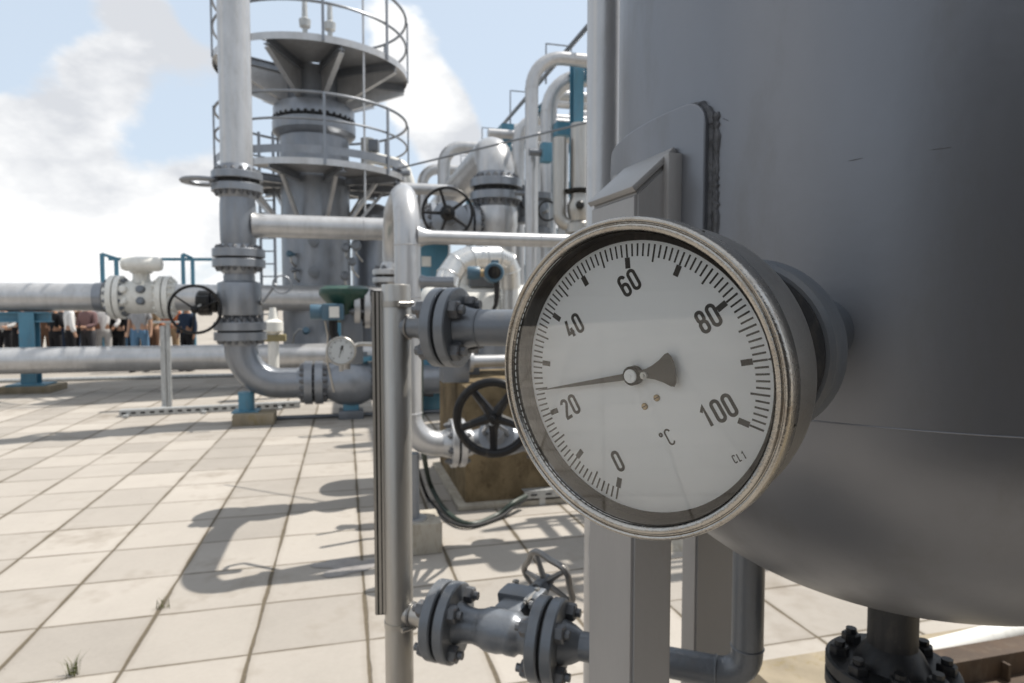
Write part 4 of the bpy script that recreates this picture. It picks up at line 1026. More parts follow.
def platform(zf, r0, r1, gap0, gap1, rails, nposts, nbr, brin, drop, th=.06, slim=False):
    """floor plate with a hatch sector left open, rim band, railing, brackets"""
    mb = MB(); N = 96; sec = []
    for i in range(N+1):
        a = gap1 + (360-(gap1-gap0))*i/N
        sec.append([mb.bm.verts.new(rel(a, r, zf+z)) for r, z in ((r0,-.008),(r1-.012,-.008),(r1-.012,0),(r0,0))])
    for A, B in zip(sec, sec[1:]):
        for k in range(4): mb.bm.faces.new((A[k],A[(k+1)%4],B[(k+1)%4],B[k]))
    mb.bm.faces.new(sec[0]); mb.bm.faces.new(sec[-1][::-1])
    fl = mb.build('platform', GREYL, tow)
    rim = MB(); 
    rim.lathe([(r1-.01,zf-th),(r1,zf-th),(r1,zf+.03),(r1-.01,zf+.03),(r1-.01,zf-th)], TC, UPZ, 96, False, False)
    rim.build('rim', GREYL, fl)
    for dz_, rr in rails:
        if isinstance(rr, tuple):
            MB().lathe([(r1-.005,zf+dz_-rr[0]),(r1,zf+dz_-rr[0]),(r1,zf+dz_+rr[0]),(r1-.005,zf+dz_+rr[0]),(r1-.005,zf+dz_-rr[0])], TC, UPZ, 96, False, False).build('toe_plate', GREY, fl)
        else: MB().torus(TC+UPZ*(zf+dz_), UPZ, r1-.02, rr, 96, 8).build('rail', GREY, fl)
    topz = max(d for d, r in rails)
    for i in range(nposts):
        a = 360*i/nposts + 12
        MB().bar(rel(a, r1+.01, zf-.08), rel(a, r1+.01, zf+topz), .05, .035, up=V((cos(radians(a)),sin(radians(a)),0))).build('post', GREY, fl)
    for i in range(nbr):
        a = 360*i/nbr + 22; d = V((cos(radians(a)),sin(radians(a)),0)); t = V((-d.y,d.x,0))
        if gap0-3 < a < gap1+3: pass
        MB().ibeam(rel(a, brin, zf-.10), rel(a, r1-.02, zf-.10), .12, .15, .015, t).build('beam', GREY, fl)
        mb = MB(); o_ = rel(a, 0, zf-.17)
        if slim:
            mb.bar(rel(a, brin, zf-drop), rel(a, r1-.5, zf-.16), .07, .07); mb.build('brace', GREYL, fl)
        else:
            mb.prism([(brin,0),(r1-.04,0),(r1-.04,-.05),(brin,-drop)], o_-t*.006, d, UPZ, .012 if d.cross(UPZ).dot(t) > 0 else -.012)
            mb.bar(rel(a, brin, zf-.17-drop), rel(a, r1-.03, zf-.23), .10, .014); mb.build('gusset', GREYL, fl)
    return fl
up_pl = platform(zf1, .62, 1.98, 212, 258, [(.62,.028),(1.2,.03)], 9, 9, .58, .62, th=.10)
lo_pl = platform(zf2, .76, 1.98, 222, 240, [(.19,(.075,)),(.75,.024),(1.24,.03)], 9, 9, .74, 1.05, th=.09, slim=True)
# valve fittings on the upper deck
for px, dy in ((305,-.5),(330,-.35)):
    q = P(px, 30, TY+dy); q.z = zf1
    sv = MB().lathe([(.14,0),(.14,.10),(.08,.12),(.08,.22),(.20,.26),(.22,.36),(.14,.42),(.06,.46),(.05,.70),(.11,.74),(.12,.88),(.06,.92),(.05,1.25)], q, UPZ, 20).build('safety_valve', GALV, tow)
    MB().lathe([(.205,.25),(.225,.29),(.228,.37),(.17,.41)], q, UPZ, 20, False, False).build('brass_bonnet', BRASS, sv)
# thin conduit and ladder
q = P(364,100,TY-1.35); MB().cyl((q.x,q.y,zat(212,q.y)), (q.x,q.y,8.6), .022, n=8).build('conduit', GREYL, tow)
lad = thing('cage_ladder', 'narrow steel ladder left of the tower column under its lower platform', 'ladder', V((P(268,300,14.3).x,14.3,0)))
lx0, lx1 = P(262,300,14.3).x, P(276,300,14.3).x
for x in (lx0,lx1): MB().bar((x,14.3,.0),(x,14.3,zf2+1.1), .05,.05, V((1,0,0))).build('side_rail', GREY, lad)
for k in range(18): MB().cyl((lx0,14.3,.3+.28*k),(lx1,14.3,.3+.28*k), .016, n=8).build('rung', GREY, lad)
for x in (lx0-.32,): 
    MB().bar((x,14.5,.0),(x,14.5,zf2), .06,.06, V((1,0,0))).build('stay', GREY, lad)
# second column to the right and drum below the platform
TC2 = V((P(374,280,15.2).x, 15.2, 0))
t2c = thing('process_tower', 'shorter grey column half hidden behind the tower and the inverted U', 'tower', TC2)
MB().lathe([(.50,0),(.50,zat(215,15.2)),(.42,zat(209,15.2)),(.2,zat(205,15.2))], TC2, UPZ, 40).build('column', GREY, t2c)
MB().lathe([(.56,zat(222,15.2)),(.56,zat(218,15.2))], TC2, UPZ, 40).build('flange', GREY, t2c)
# white outlet pipe and blower on the lower deck, right side
oq = P(372,150,TY+.5)
MB().tube(fillet([V((oq.x-.1,oq.y,zf2+.05)), V((oq.x-.1,oq.y,zf2+1.0)), ], .2) , .15, 16).build('outlet_pipe', WHITE, tow)
MB().tube(fillet([V((oq.x+.05,oq.y-.3,zf2+.52)), V((oq.x+.75,oq.y-.3,zf2+.35)), V((oq.x+.95,oq.y-.3,zf2-.3))], .3), .13, 16).build('outlet_pipe', WHITE, tow)
MB().box(P(374,146,TY+.2), (.22,.2,.25), bev=.02).build('motor', GREYD, tow)
q = P(397,178,TY-.3)
MB().lathe([(.07,-.7),(.07,.15),(.10,.15),(.10,.35)], q, UPZ, 16).build('relief_valve', GREY, tow)
MB().lathe([(.07,-.2),(.12,-.18),(.12,.18),(.07,.2)], P(381,173,TY-.3), V((1,0,0)), 16).build('relief_valve', BRASS, tow)
MB().lathe([(.06,.0),(.06,.55)], P(384,173,TY-.3), V((1,0,0)), 12).build('pipe_stub', GREY, tow)
# manholes and taps low on the column
for px, py in ((314,241),(314,272)):
    d = (P(px,py,TY-.7)-V((TC.x,TC.y,zat(py,TY-.7)))); d.z = 0; d.normalize()
    c = V((TC.x,TC.y,zat(py,TY-.75)))
    nzz = MB().lathe([(.045,.70),(.045,.80),(.115,.80),(.115,.86),(.05,.87)], c, d, 24).build('nozzle', GREYD, tow)
for px, py, r_ in ((291,254,.06),(295,270,.05),(346,248,.09),(352,262,.08),(345,276,.09),(356,246,.10)):
    q = P(px,py,TY-.8)
    nz_ = MB().lathe([(r_*.5,-.12),(r_*.5,.0),(r_,0),(r_*1.1,.08),(r_*.6,.12)], q, V((.25 if px > 320 else -.3,-1,.0)), 18).build('instrument', GREYD if px != 291 else BLUED, tow)
    MB().tube([q, q-UPZ*.16, q-UPZ*.3+V((.08,.2,0))], .022, 8).build('tubing', STEEL, nz_)
q = P(300,332,TY-.9)
MB().tube([P(293,345,TY-.85),P(294,335,TY-.9),P(299,329,TY-.9),P(305,330,TY-.9)], .018, 8).build('tubing', STEEL, tow)
MB().lathe([(.06,-.06),(.08,0),(.06,.08)], P(306,331,TY-.95), V((.3,-1,.4)), 16).build('transmitter', BLUED, tow)
# small white valve between the ball valve and the tower
q = P(273,325,11.0)
wvv = thing('hydrant_valve', 'small white valve on a yellow base right of the left riser valve', 'valve', V((q.x,q.y,0)))
MB().lathe([(.09,.0),(.09,q.z-.15),(.17,q.z-.1),(.17,q.z+.05),(.08,q.z+.10),(.05,q.z+.3)], V((q.x,q.y,0)), UPZ, 24).build('body', WHITE, wvv)
MB().box(V((q.x,q.y,q.z-.22)), (.42,.2,.12), YU, YV, bev=.02).build('base', YELLOW, wvv)

# ================================================================== riser with black handwheel valve (centre)
CYc = br1.y + .25
cp = V((P(496,190,CYc).x, CYc, 0)); cz = lambda y: zat(y, CYc)
cr = thing('elbow_riser', 'thick white-grey riser with flanged elbow bending away above the black wheel valve', 'pipe', cp)
MB().lathe([(.30,cz(300)),(.30,cz(232)),(.32,cz(226)),(.32,cz(212)),(.30,cz(208))], cp, UPZ, 44).build('tee', GREYL, cr)
flange_pair(cr, (cp.x,cp.y,cz(191)), UPZ, .385, .12, gap=.07, nb=18, br=.024, mat=GREY, hub=(.32,.28,.10))
rE = .275; zE = cz(150)
pe = [V((cp.x,cp.y,cz(178))), V((cp.x,cp.y,zE)), V((cp.x,cp.y,zE))+YV*7]
pipe(cr, pe, rE, GREYL, bend=.52, n=40, name='elbow')
MB().lathe([(.30,0),(.30,cz(299))], cp, UPZ, 36).build('lower_pipe', GREY, cr)
wvb = along(V((cp.x,cp.y,cz(225))), YU, 452)
wvl = thing('wheel_valve', 'flanged grey valve with large thin black handwheel between the inverted U and the elbow riser', 'valve', wvb)
for px, w_ in ((436,0),(471,1)):
    q = along(wvb, YU, px); flange_pair(wvl, q, YU, .29, .08, gap=.03, nb=12, br=.022, mat=GREY, hub=(.22,.17,.08))
q0, q1 = along(wvb, YU, 440), along(wvb, YU, 467)
MB().lathe([(.17,0),(.24,.10),(.24,(q1-q0).length-.10),(.17,(q1-q0).length)], q0, YU, 36).build('body', GREY, wvl)
q2, q3 = along(wvb, YU, 473), along(wvb, YU, 492)
MB().cyl(q2, q3, .17, n=32).build('stub', GREYL, wvl)
q4 = along(wvb, YU, 424); MB().cyl(q4, along(wvb,YU,434), .165, n=32).build('stub', GREYL, wvl)
wc = P(447.5,212.5,wvb.y-.9)
MB().cyl(wvb, wc, .045).build('stem', STEEL, wvl)
MB().lathe([(.20,.2),(.20,.34),(.26,.34),(.26,.40),(.10,.44),(.09,.6)], wvb, (wc-wvb), 28).build('bonnet', GREY, wvl)
handwheel(wvl, wc, V((.10,-1,.0)), .325, .020, BLACK, ns=5, dish=.05, ph=.62, hubr=.10, spoke_r=.022)
# ================================================================== pipe loops further back
def loop(px, pyt, py0, Y, w_px, px_end, name, label, mat=GREYL, bend=None, parent=None, z0=None, d=YU):
    r = w_px/2/FPX*Y; x = P(px, 200, Y).x; b = V((x,Y,0)); z = zat(pyt, Y) - r
    t = thing(name, label, 'pipe', b)
    e = along(V((x,Y,z)), d, px_end)
    pipe(t, [V((x,Y,0 if z0 is None else z0)), V((x,Y,z)), e], r, mat, bend=bend or r*3, n=28)
    for z_ in (z-(bend or r*3),): MB().torus((x,Y,z_), UPZ, r, r*.04, 28, 6).build('weld_bead', mat, t)
    return t
loop(444, 139.5, 300, 13.0, 12.5, 520, 'pipe_loop', 'taller grey pipe arch just left of the elbow riser, turning right')
loop(422.5, 163, 300, 14.2, 10.5, 500, 'pipe_loop', 'lower grey pipe arch beside the tower, turning right below its neighbour')
cc = P(400,188,11.5); ce = along(cc, YU, 480)
single(MB().cyl(cc, ce, .10), 'level_pipe', GREYL, 'slim white-grey level pipe passing behind the black handwheel', 'pipe', cc)
# ================================================================== pipe rack on the right
rk0 = V((P(575,200,9.0).x, 9.0, 0)); RZ = zat(64, 9.0)
rack = thing('pipe_rack', 'tall blue steel pipe rack receding behind the vent pipe on the right', 'pipe rack', rk0)
for k, px in enumerate((575, 507, 470)):
    q = along(rk0, YV, px)
    MB().ibeam(q, q+UPZ*RZ, .14, .18, .02, YU).build('column', BLUE, rack)
    for z in (RZ-.12, RZ-1.35, RZ-2.6):
        MB().ibeam(q+UPZ*z+YU*.11, q+UPZ*z+YU*3.2, .16, .2, .018, YV).build('cross_beam', BLUE, rack)
    q2 = q+YU*3.2
    MB().ibeam(q2, q2+UPZ*RZ, .21, .21, .022, YU).build('column', BLUE, rack)
for off in (0, 3.2):
    MB().ibeam(rk0+YU*(off+.06)+UPZ*(RZ-.06)+YV*.3, rk0+YU*(off+.06)+UPZ*(RZ-.06)+YV*14, .07,.09,.012, YU).build('girder', BLUE, rack)
for k, tt_ in enumerate((-.6, 1.35, 3.6, 6.2, 9.0)):
    b = rk0 + YV*tt_ + UPZ*(RZ+.18); h = .62
    hoop = MB().tube([b, b+UPZ*h, b+UPZ*h+YU*.42, b+YU*.42], .016, 6); hoop.build('hoop_rail', GREY, rack)
b = rk0+UPZ*(RZ+.32)
MB().cyl(b-YV*2.5, b+YV*14, .035, n=8).build('tray', GREYD, rack)
MB().box(P(506,131,12.4), (.24,.3,.20), YU, YV).build('bracket', BLUE, rack)
MB().box(P(561,131,9.3), (.22,.3,.18), YU, YV).build('bracket', BLUE, rack)
loop(531.5, 48.5, 300, 8.4, 13, 680, 'rack_pipe', 'highest grey rack pipe arch, bending right over the blue column', bend=.42)
loop(548.5, 67, 300, 9.4, 16, 640, 'rack_pipe', 'thick grey rack pipe arch right behind the highest one, ending at the blue column', bend=.52)
loop(518.5, 111, 300, 10.8, 12, 600, 'rack_pipe', 'grey rack pipe whose bend sits just left of the highest arch', bend=.4)
loop(508, 122, 300, 13.5, 9, 600, 'rack_pipe', 'thin grey rack pipe rising just right of the elbow riser', bend=.3)
for py, Y, w, px0 in ((133,11,9,488),(122,10.6,8,552),(95,10.2,10,556)):
    a = P(px0, py, Y); e = along(a, YU, 700)
    single(MB().cyl(a, e, w/2/FPX*Y), 'rack_pipe', GREYL, {133:'level grey pipe stub showing right of the elbow riser top',122:'level pipe crossing low behind the blue rack column',95:'upper level pipe crossing behind the blue rack column'}[py], 'pipe', a)
# stainless pair with small valve
sY = 7.6
x1_ = P(559.5,200,sY).x; rS = 6.6/FPX*sY; x2_ = P(579,200,sY).x; rS2 = 8.5/FPX*sY
st = thing('steel_pipe', 'bare steel pipe curving at its foot into a small valve left of the vent pipe', 'pipe', (x1_,sY,0))
pipe(st, [V((x1_,sY,zat(138,sY))), V((x1_,sY,zat(225,sY))), V((x2_,sY,zat(225,sY)))+YU*.0], rS, STEEL, bend=.13, n=24)
st2 = thing('steel_valve', 'steel valve with dark disc handwheel under the bare upright pipe by the vent pipe', 'valve', (x2_,sY,0))
MB().cyl((x2_,sY,zat(190,sY)), (x2_,sY,zat(124,sY)), rS2, n=24).build('pipe', STEEL, st2)
MB().lathe([(.10,zat(235,sY)),(.16,zat(233,sY)),(.16,zat(224,sY)),(.11,zat(221,sY)),(.14,zat(212,sY)),(.14,zat(205,sY)),(.10,zat(198,sY)),(.10,zat(194,sY))], (x2_,sY,0), UPZ, 28).build('body', STEEL, st2)
MB().lathe([(.10,zat(193,sY)),(.17,zat(192.5,sY)),(.17,zat(190,sY)),(.10,zat(189.5,sY))], (x2_,sY,0), UPZ, 32).build('flange', INNER, st2)
MB().lathe([(.03,0),(.05,.05),(.05,.12),(.03,.14)], V((x2_,sY,zat(208,sY)))-V((0,.12,0)), V((-.1,-1,0)), 16).build('handle', BLACK, st2)
MB().cyl((x2_,sY,zat(235,sY)), (x2_,sY,0), .10, n=24).build('lower_pipe', STEEL, st2)
# clamp box on the highest rack pipe
q = P(546,153,8.2)
cbx = thing('junction_box', 'small blue box clamped to the highest rack pipe', 'box', q)
MB().box(q, (.13,.14,.24), YU, YV, bev=.012).build('box', BLUE, cbx); MB().cyl(q-YU*.05, q-YU*.22, .045).build('arm', GREYD, cbx)
# horizontal ties across the rack pipes
q = P(515,193,9.0)
single(MB().cyl(q, along(q,YU,546), .035), 'tie_bar', GREYD, 'short dark tie bar between the rack pipes right of the flanged elbow', 'bar', q)
# steel cable
ca = P(398,168.5,6.4); cb = P(604,118.5,5.6)
single(MB().cyl(ca, cb, .010, n=8), 'guy_wire', GREYD, 'thin grey steel wire slanting across the sky from the tower to the vent pipe', 'wire', ca)
# blue cabinet with white plate
q = P(429,261,9.8)
cab = thing('control_cabinet', 'blue cabinet with white plate standing behind the inverted U pipe', 'cabinet', V((q.x,q.y,0)))
MB().box(V((q.x,q.y,(q.z+.25)/2)), (.55,.3,q.z+.25), YU, YV, bev=.01).build('body', BLUE, cab)
MB().box(q+V((-.02,-.17,-.02))-YV*0, (.14,.02,.15), YU, YV).build('label_plate', WHITE, cab)
# pipe low behind the vessel legs
q = P(655,559,4.1)
single(MB().cyl(q, along(q,YU,800), .13, n=32), 'ground_pipe', CONCL, 'pale level pipe seen low between the two vessel legs', 'pipe', q)
for px in (700,):
    pass
# white lagged line on the ground at right
wa, wb = P(905,659,2.45), P(1090,611,2.85)
wl = thing('ground_pipe', 'white pipe low on the right behind the bolted drain flange', 'pipe', wa)
MB().cyl(wa-(wb-wa)*.2, wb, .047, n=28).build('pipe', WHITE, wl)
db = wa.lerp(wb,.7)
MB().box(V((db.x,db.y+.02,db.z/2-.02)), (.06,.08,max(.05,db.z-.04)), YU, YV).build('support', GREYD, wl)
# tank skirt and pump skid behind on the right, dark

sk = P(932,669,2.3); sk2 = sk + YU*3
skd = thing('skid_beam', 'dark rusty brown steel beam low at the bottom right below the white pipe', 'beam', (sk.x,sk.y,0))
MB().box(V((sk.x,sk.y,sk.z/2))+YU*1.5+YV*.06, (3.0,.10,sk.z), YU, YV, bev=.01).build('beam', BROWN, skd)
MB().box(V((sk.x,sk.y,.13))+YU*1.5+YV*.02, (3.0,.12,.012), YU, YV).build('lower_flange', BROWN, skd)
for k in range(4): MB().box(V((sk.x,sk.y,sk.z/2))+YU*(.35+.7*k)+YV*.02, (.012,.08,sk.z-.05), YU, YV).build('stiffener', BROWN, skd)

# more rack pipes filling the depth behind
loop(537.5, 96, 300, 11.6, 10, 640, 'rack_pipe', 'slim grey rack pipe half hidden between the two foremost arches', bend=.35)
loop(563, 108, 300, 12.6, 11, 660, 'rack_pipe', 'grey rack pipe behind the bare steel pipes, bending right under the blue beams', bend=.4)
loop(497, 128, 300, 15.0, 8, 600, 'rack_pipe', 'far thin grey rack pipe rising behind the elbow riser flange', bend=.3)
for px, py, Y, w in ((524,205,10.0,.14),(541,214,9.0,.15)):
    q = P(px,py,Y); vv = thing('rack_valve', 'small flanged valve body low on the rack pipes, ' + ('left one behind the tie bar' if px == 524 else 'right one above the branch pipe'), 'valve', q)
    MB().lathe([(w,-.28),(w,-.2),(w*.6,-.19),(w*.8,-.08),(w*.8,.08),(w*.6,.19),(w,.2),(w,.28)], q, UPZ, 24).build('body', GREYD, vv)
    MB().torus(q-YV*.3, YV, .13, .014, 24, 8).build('handwheel', BLACK, vv); MB().cyl(q, q-YV*.3, .02, n=8).build('stem', STEEL, vv)
# unseen pipes overhead behind the vessel; slatted walkway added to dapple the slabs
oh = thing('dapple_walkway', 'unseen slatted walkway added behind the big vessel to throw striped shade on the slabs', 'walkway', (2.1,5.0,0))
w0 = V((1.75,4.55,2.75))
for k in range(10): MB().bar(w0+YU*(.17*k), w0+YU*(.17*k)+YV*.9, .075, .03).build('plank', GALV, oh)
for t in (0,.9): MB().bar(w0+YV*t-YU*.1-UPZ*.06, w0+YV*t+YU*1.8-UPZ*.06, .06,.10).build('stringer', GREY, oh)
for t in (0,.9):
    MB().bar(V((w0.x,w0.y,0))+YV*t+YU*1.7, w0+YV*t+YU*1.7+UPZ*1.0, .06,.06,YU).build('post', GREY, oh)
    MB().bar(w0+YV*t+YU*.1, w0+YV*t+YU*.1+UPZ*1.0, .05,.05,YU).build('post', GREY, oh)
    MB().bar(w0+YV*t+YU*.1+UPZ*1.0, w0+YV*t+YU*1.7+UPZ*1.0, .04,.04).build('rail', GREY, oh)
    MB().bar(w0+YV*t+YU*.1+UPZ*.5, w0+YV*t+YU*1.7+UPZ*.5, .035,.035).build('rail', GREY, oh)
for st_, r_, l_, nm in ((V((1.32,4.15,2.75)),.055,3.2,'thin'),(V((1.45,4.75,3.15)),.09,3.4,'thick')):
    o = thing('overhead_pipe', nm + ' grey pipe high behind the big vessel beside the steel walkway', 'pipe', st_)
    pipe(o, [st_-UPZ*.0, st_+YU*l_, V(((st_+YU*l_).x,(st_+YU*l_).y,0))], r_, GREY)
    MB().lathe([(r_*1.9,0),(r_*1.9,.05)], st_, YU, 24).build('blind_flange', GREY, o)
    MB().lathe([(r_*1.8,.5),(r_*1.8,.54),(r_*1.3,.56),(r_*1.3,.74),(r_*1.8,.76),(r_*1.8,.80)], st_, YU, 24).build('valve_body', GREYD, o)
    MB().torus(st_+YU*.65+UPZ*.3, UPZ, .16, .018, 28, 8).build('handwheel', BLACK, o); MB().cyl(st_+YU*.65, st_+YU*.65+UPZ*.3, .03, n=10).build('stem', STEEL, o)

# ================================================================== people watching far behind the header pipes
def cloth(name, col): return paint(name, col, rough=.85, var=.15, dirt_amt=.03, scale=12, bump=.02, spec=.2)
SKIN = [cloth('skin_light',(.45,.28,.20)), cloth('skin_tan',(.30,.17,.11))]
HAIR = cloth('dark_hair',(.02,.016,.014))
def skinned(name, joints, edges, mat, parent=None, lv=1):
    me = bpy.data.meshes.new(name); me.from_pydata([j[0] for j in joints], edges, []); me.materials.append(mat)
    o = bpy.data.objects.new(name, me); COL.objects.link(o)
    m = o.modifiers.new('skin','SKIN'); m.use_smooth_shade = True
    for i, j in enumerate(joints):
        sv = me.skin_vertices[0].data[i]; sv.radius = j[1] if isinstance(j[1],tuple) else (j[1],j[1]); sv.use_root = (i == 0)
    s = o.modifiers.new('sub','SUBSURF'); s.levels = lv; s.render_levels = lv
    if parent is not None: o.parent = parent
    return o
def person(px, Y, turn, top, bottom, label, sleeves=True, skin=0, scale=1.0, arm=0, jacket=False, stride=.0):
    x = P(px, 330, Y).x
    t = thing('person', label, 'person', (x,Y,-.008), 'people standing far behind the pipes'); t.rotation_euler=(0,0,turn); t.scale=(scale,)*3
    h = .10
    ax = .25 + (.05 if arm else 0)
    ey = -.22 if arm == 1 else .02      # elbow / hand forward
    J = [(V((0,0,.98)),(.15,.115)), (V((0,.0,1.16)),(.135,.105)), (V((0,.01,1.36)),(.165,.115)), (V((0,.01,1.49)),(.075,.07)), (V((0,-.005,1.56)),(.06,.06)), (V((0,-.015,1.66)),(.082,.095)), (V((0,-.01,1.74)),(.06,.07))]
    E_ = [(0,1),(1,2),(2,3),(3,4),(4,5),(5,6)]
    def add(p, r, par): J.append((p,r)); E_.append((par,len(J)-1)); return len(J)-1
    for s in (-1,1):
        k = add(V((s*.10,0,.90)),(.095,.095),0); k = add(V((s*.11,-.01+stride*s*.12,.50)),(.062,.062),k); k = add(V((s*.115,.02+stride*s*.2,.11)),(.042,.042),k); k = add(V((s*.125,-.10+stride*s*.2,.045)),(.045,.035),k)
        k = add(V((s*.19,.01,1.42)),(.06,.06),2)
        if arm == 1: k = add(V((s*.25,-.02,1.14)),(.043,.043),k); k = add(V((s*.12,-.24,1.08)),(.034,.034),k); k = add(V((s*.05,-.29,1.10)),(.035,.025),k)
        elif arm == 2 and s == 1: k = add(V((s*.36,-.02,1.20)),(.043,.043),k); k = add(V((s*.24,-.10,1.02)),(.034,.034),k); k = add(V((s*.18,-.13,.98)),(.035,.025),k)
        else: k = add(V((s*.245,.02,1.15)),(.043,.043),k); k = add(V((s*.26,-.04,.91)),(.033,.033),k); k = add(V((s*.255,-.07,.82)),(.035,.022),k)
    body = skinned('body', J, E_, SKIN[skin], t)
    # face and hair
    add_ = MB().sphere(V((0,-.118,1.655)), .018, V((0,-.3,-1)), 8, 5, 1.5).build('nose', SKIN[skin]); add_.parent = body
    hr_ = MB().sphere(V((0,.012,1.70)), .098, UPZ, 16, 8, 1.05)
    for v in hr_.bm.verts:
        if v.co.y < -.04 and v.co.z < 1.735: v.co.y = -.03
    o = hr_.build('hair', HAIR, None); o.parent = t
    # clothes: trousers and top as fuller skins over the body
    T = [(V((0,0,.97)),(.162,.127)),(V((0,0,1.10)),(.155,.122))]; TE = [(0,1)]
    for s in (-1,1):
        T.append((V((s*.10,0,.88)),(.108,.108))); TE.append((0,len(T)-1)); T.append((V((s*.11,-.01+stride*s*.12,.50)),(.082,.082))); TE.append((len(T)-2,len(T)-1)); T.append((V((s*.115,.02+stride*s*.2,.09)),(.066,.07))); TE.append((len(T)-2,len(T)-1))
    skinned('trousers', T, TE, bottom, t)
    hem = .78 if jacket else .88
    U_ = [(V((0,.0,1.16)),(.152,.12)),(V((0,0,hem)),(.168,.132)),(V((0,.01,1.37)),(.182,.13)),(V((0,.01,1.48)),(.085,.08))]; UE = [(0,1),(0,2),(2,3)]
    for s in (-1,1):
        base = 2
        U_.append((V((s*.19,.01,1.42)),(.075,.075))); UE.append((2,len(U_)-1))
        if arm == 1: pts = [V((s*.25,-.02,1.14)),V((s*.135,-.22,1.085))]
        elif arm == 2 and s == 1: pts = [V((s*.36,-.02,1.20)),V((s*.255,-.09,1.04))]
        else: pts = [V((s*.245,.02,1.15)),V((s*.258,-.03,.94))]
        if not sleeves: pts = [pts[0].lerp(V((s*.19,.01,1.42)),.25)]
        for p in pts: U_.append((p,(.060,.060))); UE.append((len(U_)-2,len(U_)-1))
    skinned('jacket' if jacket else 'shirt', U_, UE, top, t)
    for s in (-1,1):
        sh = MB().lathe([(.035,-.09),(.045,-.04),(.05,.06),(.045,.13),(.02,.16)], V((s*.12,-.02+stride*s*.2,.045)), V((0,-1,0)), 12).build('shoe', RUBBER, None); sh.parent = t
    return t
CW = cloth('white_cloth',(.68,.67,.66)); CK = cloth('black_cloth',(.012,.012,.014)); CN = cloth('navy_cloth',(.018,.03,.055)); CG = cloth('grey_check_cloth',(.32,.32,.33)); CM = cloth('maroon_grey_cloth',(.16,.10,.10))
CJ = cloth('blue_denim',(.10,.19,.30)); CT = cloth('tan_cloth',(.30,.21,.13)); CD = cloth('dark_grey_cloth',(.05,.05,.055)); CR = cloth('rust_cloth',(.36,.12,.05)); CL = cloth('light_grey_cloth',(.42,.41,.40)); CB = cloth('brown_cloth',(.10,.055,.035))
PP_ = [(4,17.2,.3,CL,CK,'person in pale grey shirt and black trousers at the far left edge',1,0,0),
(15,18.4,-.4,CK,CK,'person dressed all in black left of the blue post',0,1,0),
(45,17.4,.2,CB,CB,'person in brown just right of the blue post',2,0,1),
(55,16.8,2.8,CK,CK,'person in black jacket behind the white-shirted one',1,1,1),
(70,15.8,2.4,CW,CK,'person in white shirt and black trousers with back half turned',2,0,0),
(88,16.2,-.2,CM,CD,'person in maroon-grey jumper and dark grey trousers',1,0,0),
(103,16.6,.5,CW,CL,'person in white shirt and light grey trousers below the meter flange',2,0,1),
(118,16.9,-.1,CK,CK,'person in black coat standing under the flow meter',0,1,0),
(129,17.8,.2,CD,CJ,'person in dark grey top and blue jeans under the flow meter',0,0,1),
(140,15.7,.1,CG,CJ,'person in grey checked shirt and blue jeans under the flow meter',0,0,0),
(153,16.6,-.5,CT,CB,'person in tan jacket and brown trousers left of the slim stand',1,1,0),
(171,17.0,.3,CR,CT,'person in rust-orange top behind the slim steel stand',1,0,0),
(187,15.9,-.3,CN,CK,'person in navy blue top seen through the thin handwheel',0,0,1),
(10,19.8,.1,CN,CD,'person in navy top far back beside the blue post',0,0,0),
(34,19.6,.4,CD,CD,'person in dark grey clothes partly behind the blue post',0,1,1),
(62,19.8,-.3,CD,CN,'person in dark jacket and navy trousers behind the white shirt',0,1,0),
(80,19.4,.2,CB,CK,'person in brown top far back between white and maroon tops',0,0,1),
(95,19.7,-.2,CK,CB,'person in black top and brown trousers far behind the maroon top',0,0,0),
(111,19.9,.3,CB,CN,'person in brown jacket and navy trousers far behind the meter flange',0,1,0),
(147,19.8,.1,CD,CK,'person in dark grey coat far back between checked shirt and tan jacket',0,1,1),
(24,21.6,.2,CK,CD,'person in black shirt in the back row above the blue beam end',1,0,0),(51,21.9,-.2,CN,CK,'person in navy coat in the back row between two dark figures',0,1,1),
(74,21.7,.3,CK,CN,'person in black jacket in the back row behind the white shirt sleeve',0,1,0),(99,21.8,.1,CD,CD,'person in dark grey suit in the back row left of the black coat',0,1,0),
(124,21.9,-.3,CB,CK,'person in brown coat in the back row under the flow meter body',0,1,1),(134,21.5,.2,CK,CK,'person in black suit in the back row left of the checked shirt',1,1,0),
(160,21.9,.1,CB,CB,'person in brown suit in the back row left of the slim stand',0,1,1)]
for px, Y, tn_, tp_, bt_, lb_, am_, jk_, sk_ in PP_:
    person(px, Y, tn_, tp_, bt_, lb_, arm=am_, jacket=bool(jk_), skin=sk_, sleeves=(px != 140), stride=.5 if px in (140,45) else 0, scale=1+.03*math.sin(px))
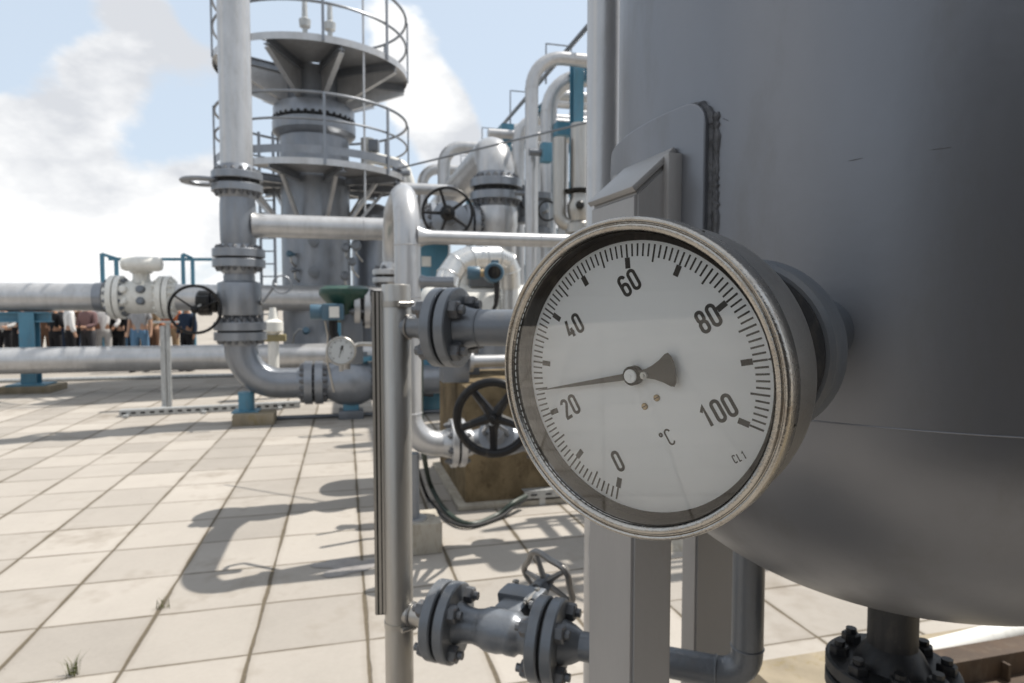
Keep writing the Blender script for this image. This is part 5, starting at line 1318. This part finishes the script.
# ================================================================== tufts of grass in the joints
GRASS = paint('grass_blade', (.075,.085,.025), rough=.8, var=.4, dirt=(.25,.2,.08), dirt_amt=.4, scale=60)
def tuft(px, py, n, h, label, seed):
    rnd = random.Random(seed); q = G(px, py); mb = MB()
    for i in range(n):
        a = rnd.uniform(0,2*pi); l = h*rnd.uniform(.4,1); sp = rnd.uniform(.15,.8)*l; w = .0022
        d = V((cos(a),sin(a),0)); s = V((-d.y,d.x,0)); b = q + V((rnd.gauss(0,.014),rnd.gauss(0,.010),0))
        p0, p1, p2 = b, b+d*sp*.35+UPZ*l*.65, b+d*sp+UPZ*l
        v = [mb.bm.verts.new(x) for x in (p0-s*w,p0+s*w,p1+s*w*.7,p1-s*w*.7,p2)]
        mb.bm.faces.new(v[:4]); mb.bm.faces.new((v[3],v[2],v[4]))
    single(mb, 'grass_tuft', GRASS, label, 'weed', q, 'weeds in the paving joints')
tuft(74,675,26,.10,'larger tuft of weeds in a slab joint near the bottom left corner',1)
tuft(163,608,14,.07,'small thin weed in a slab joint left of the pipe shadow',2)
tuft(345,418,14,.07,'tiny weed in a joint below the check valve',4)
# ================================================================== unseen shed added behind the viewpoint to darken the vessel's near side
sh = thing('shade_shed', 'unseen dark shed added behind the viewpoint to darken the near side of the vessel', 'shed', (3.6,-3.2,0))
MB().box((3.9,-3.3,1.4), (9.4,3.0,2.8)).build('wall', sheet_shed, sh)
mb = MB()
for k in range(47): mb.box((-.75+.2*k,-1.79,1.4), (.07,.03,2.8))
mb.build('ribs', sheet_shed, sh)
MB().box((3.9,-3.3,2.86), (9.8,3.4,.12)).build('roof', sheet_shed, sh)
MB().box((2.6,-1.76,1.05), (1.0,.06,2.1)).build('door', GREYD, sh)

# ------------------------------------------------------------------ camera
cd = bpy.data.cameras.new('camera'); cam = bpy.data.objects.new('camera', cd); COL.objects.link(cam)
cam.location = (0,0,EYE); cam.rotation_euler = (pi/2-PITCH,0,0)
cd.sensor_width = 36; cd.lens = 22.5; cd.clip_start=.02; cd.clip_end = 5000
cd.dof.use_dof = True; cd.dof.focus_distance = .42; cd.dof.aperture_fstop = 13
S.camera = cam
S.view_settings.view_transform = 'Standard'; S.view_settings.look = 'None'; S.view_settings.exposure = 0.50; S.view_settings.gamma = 1; S.view_settings.use_curve_mapping = False
S.cycles.max_bounces = 8; S.cycles.transparent_max_bounces = 16
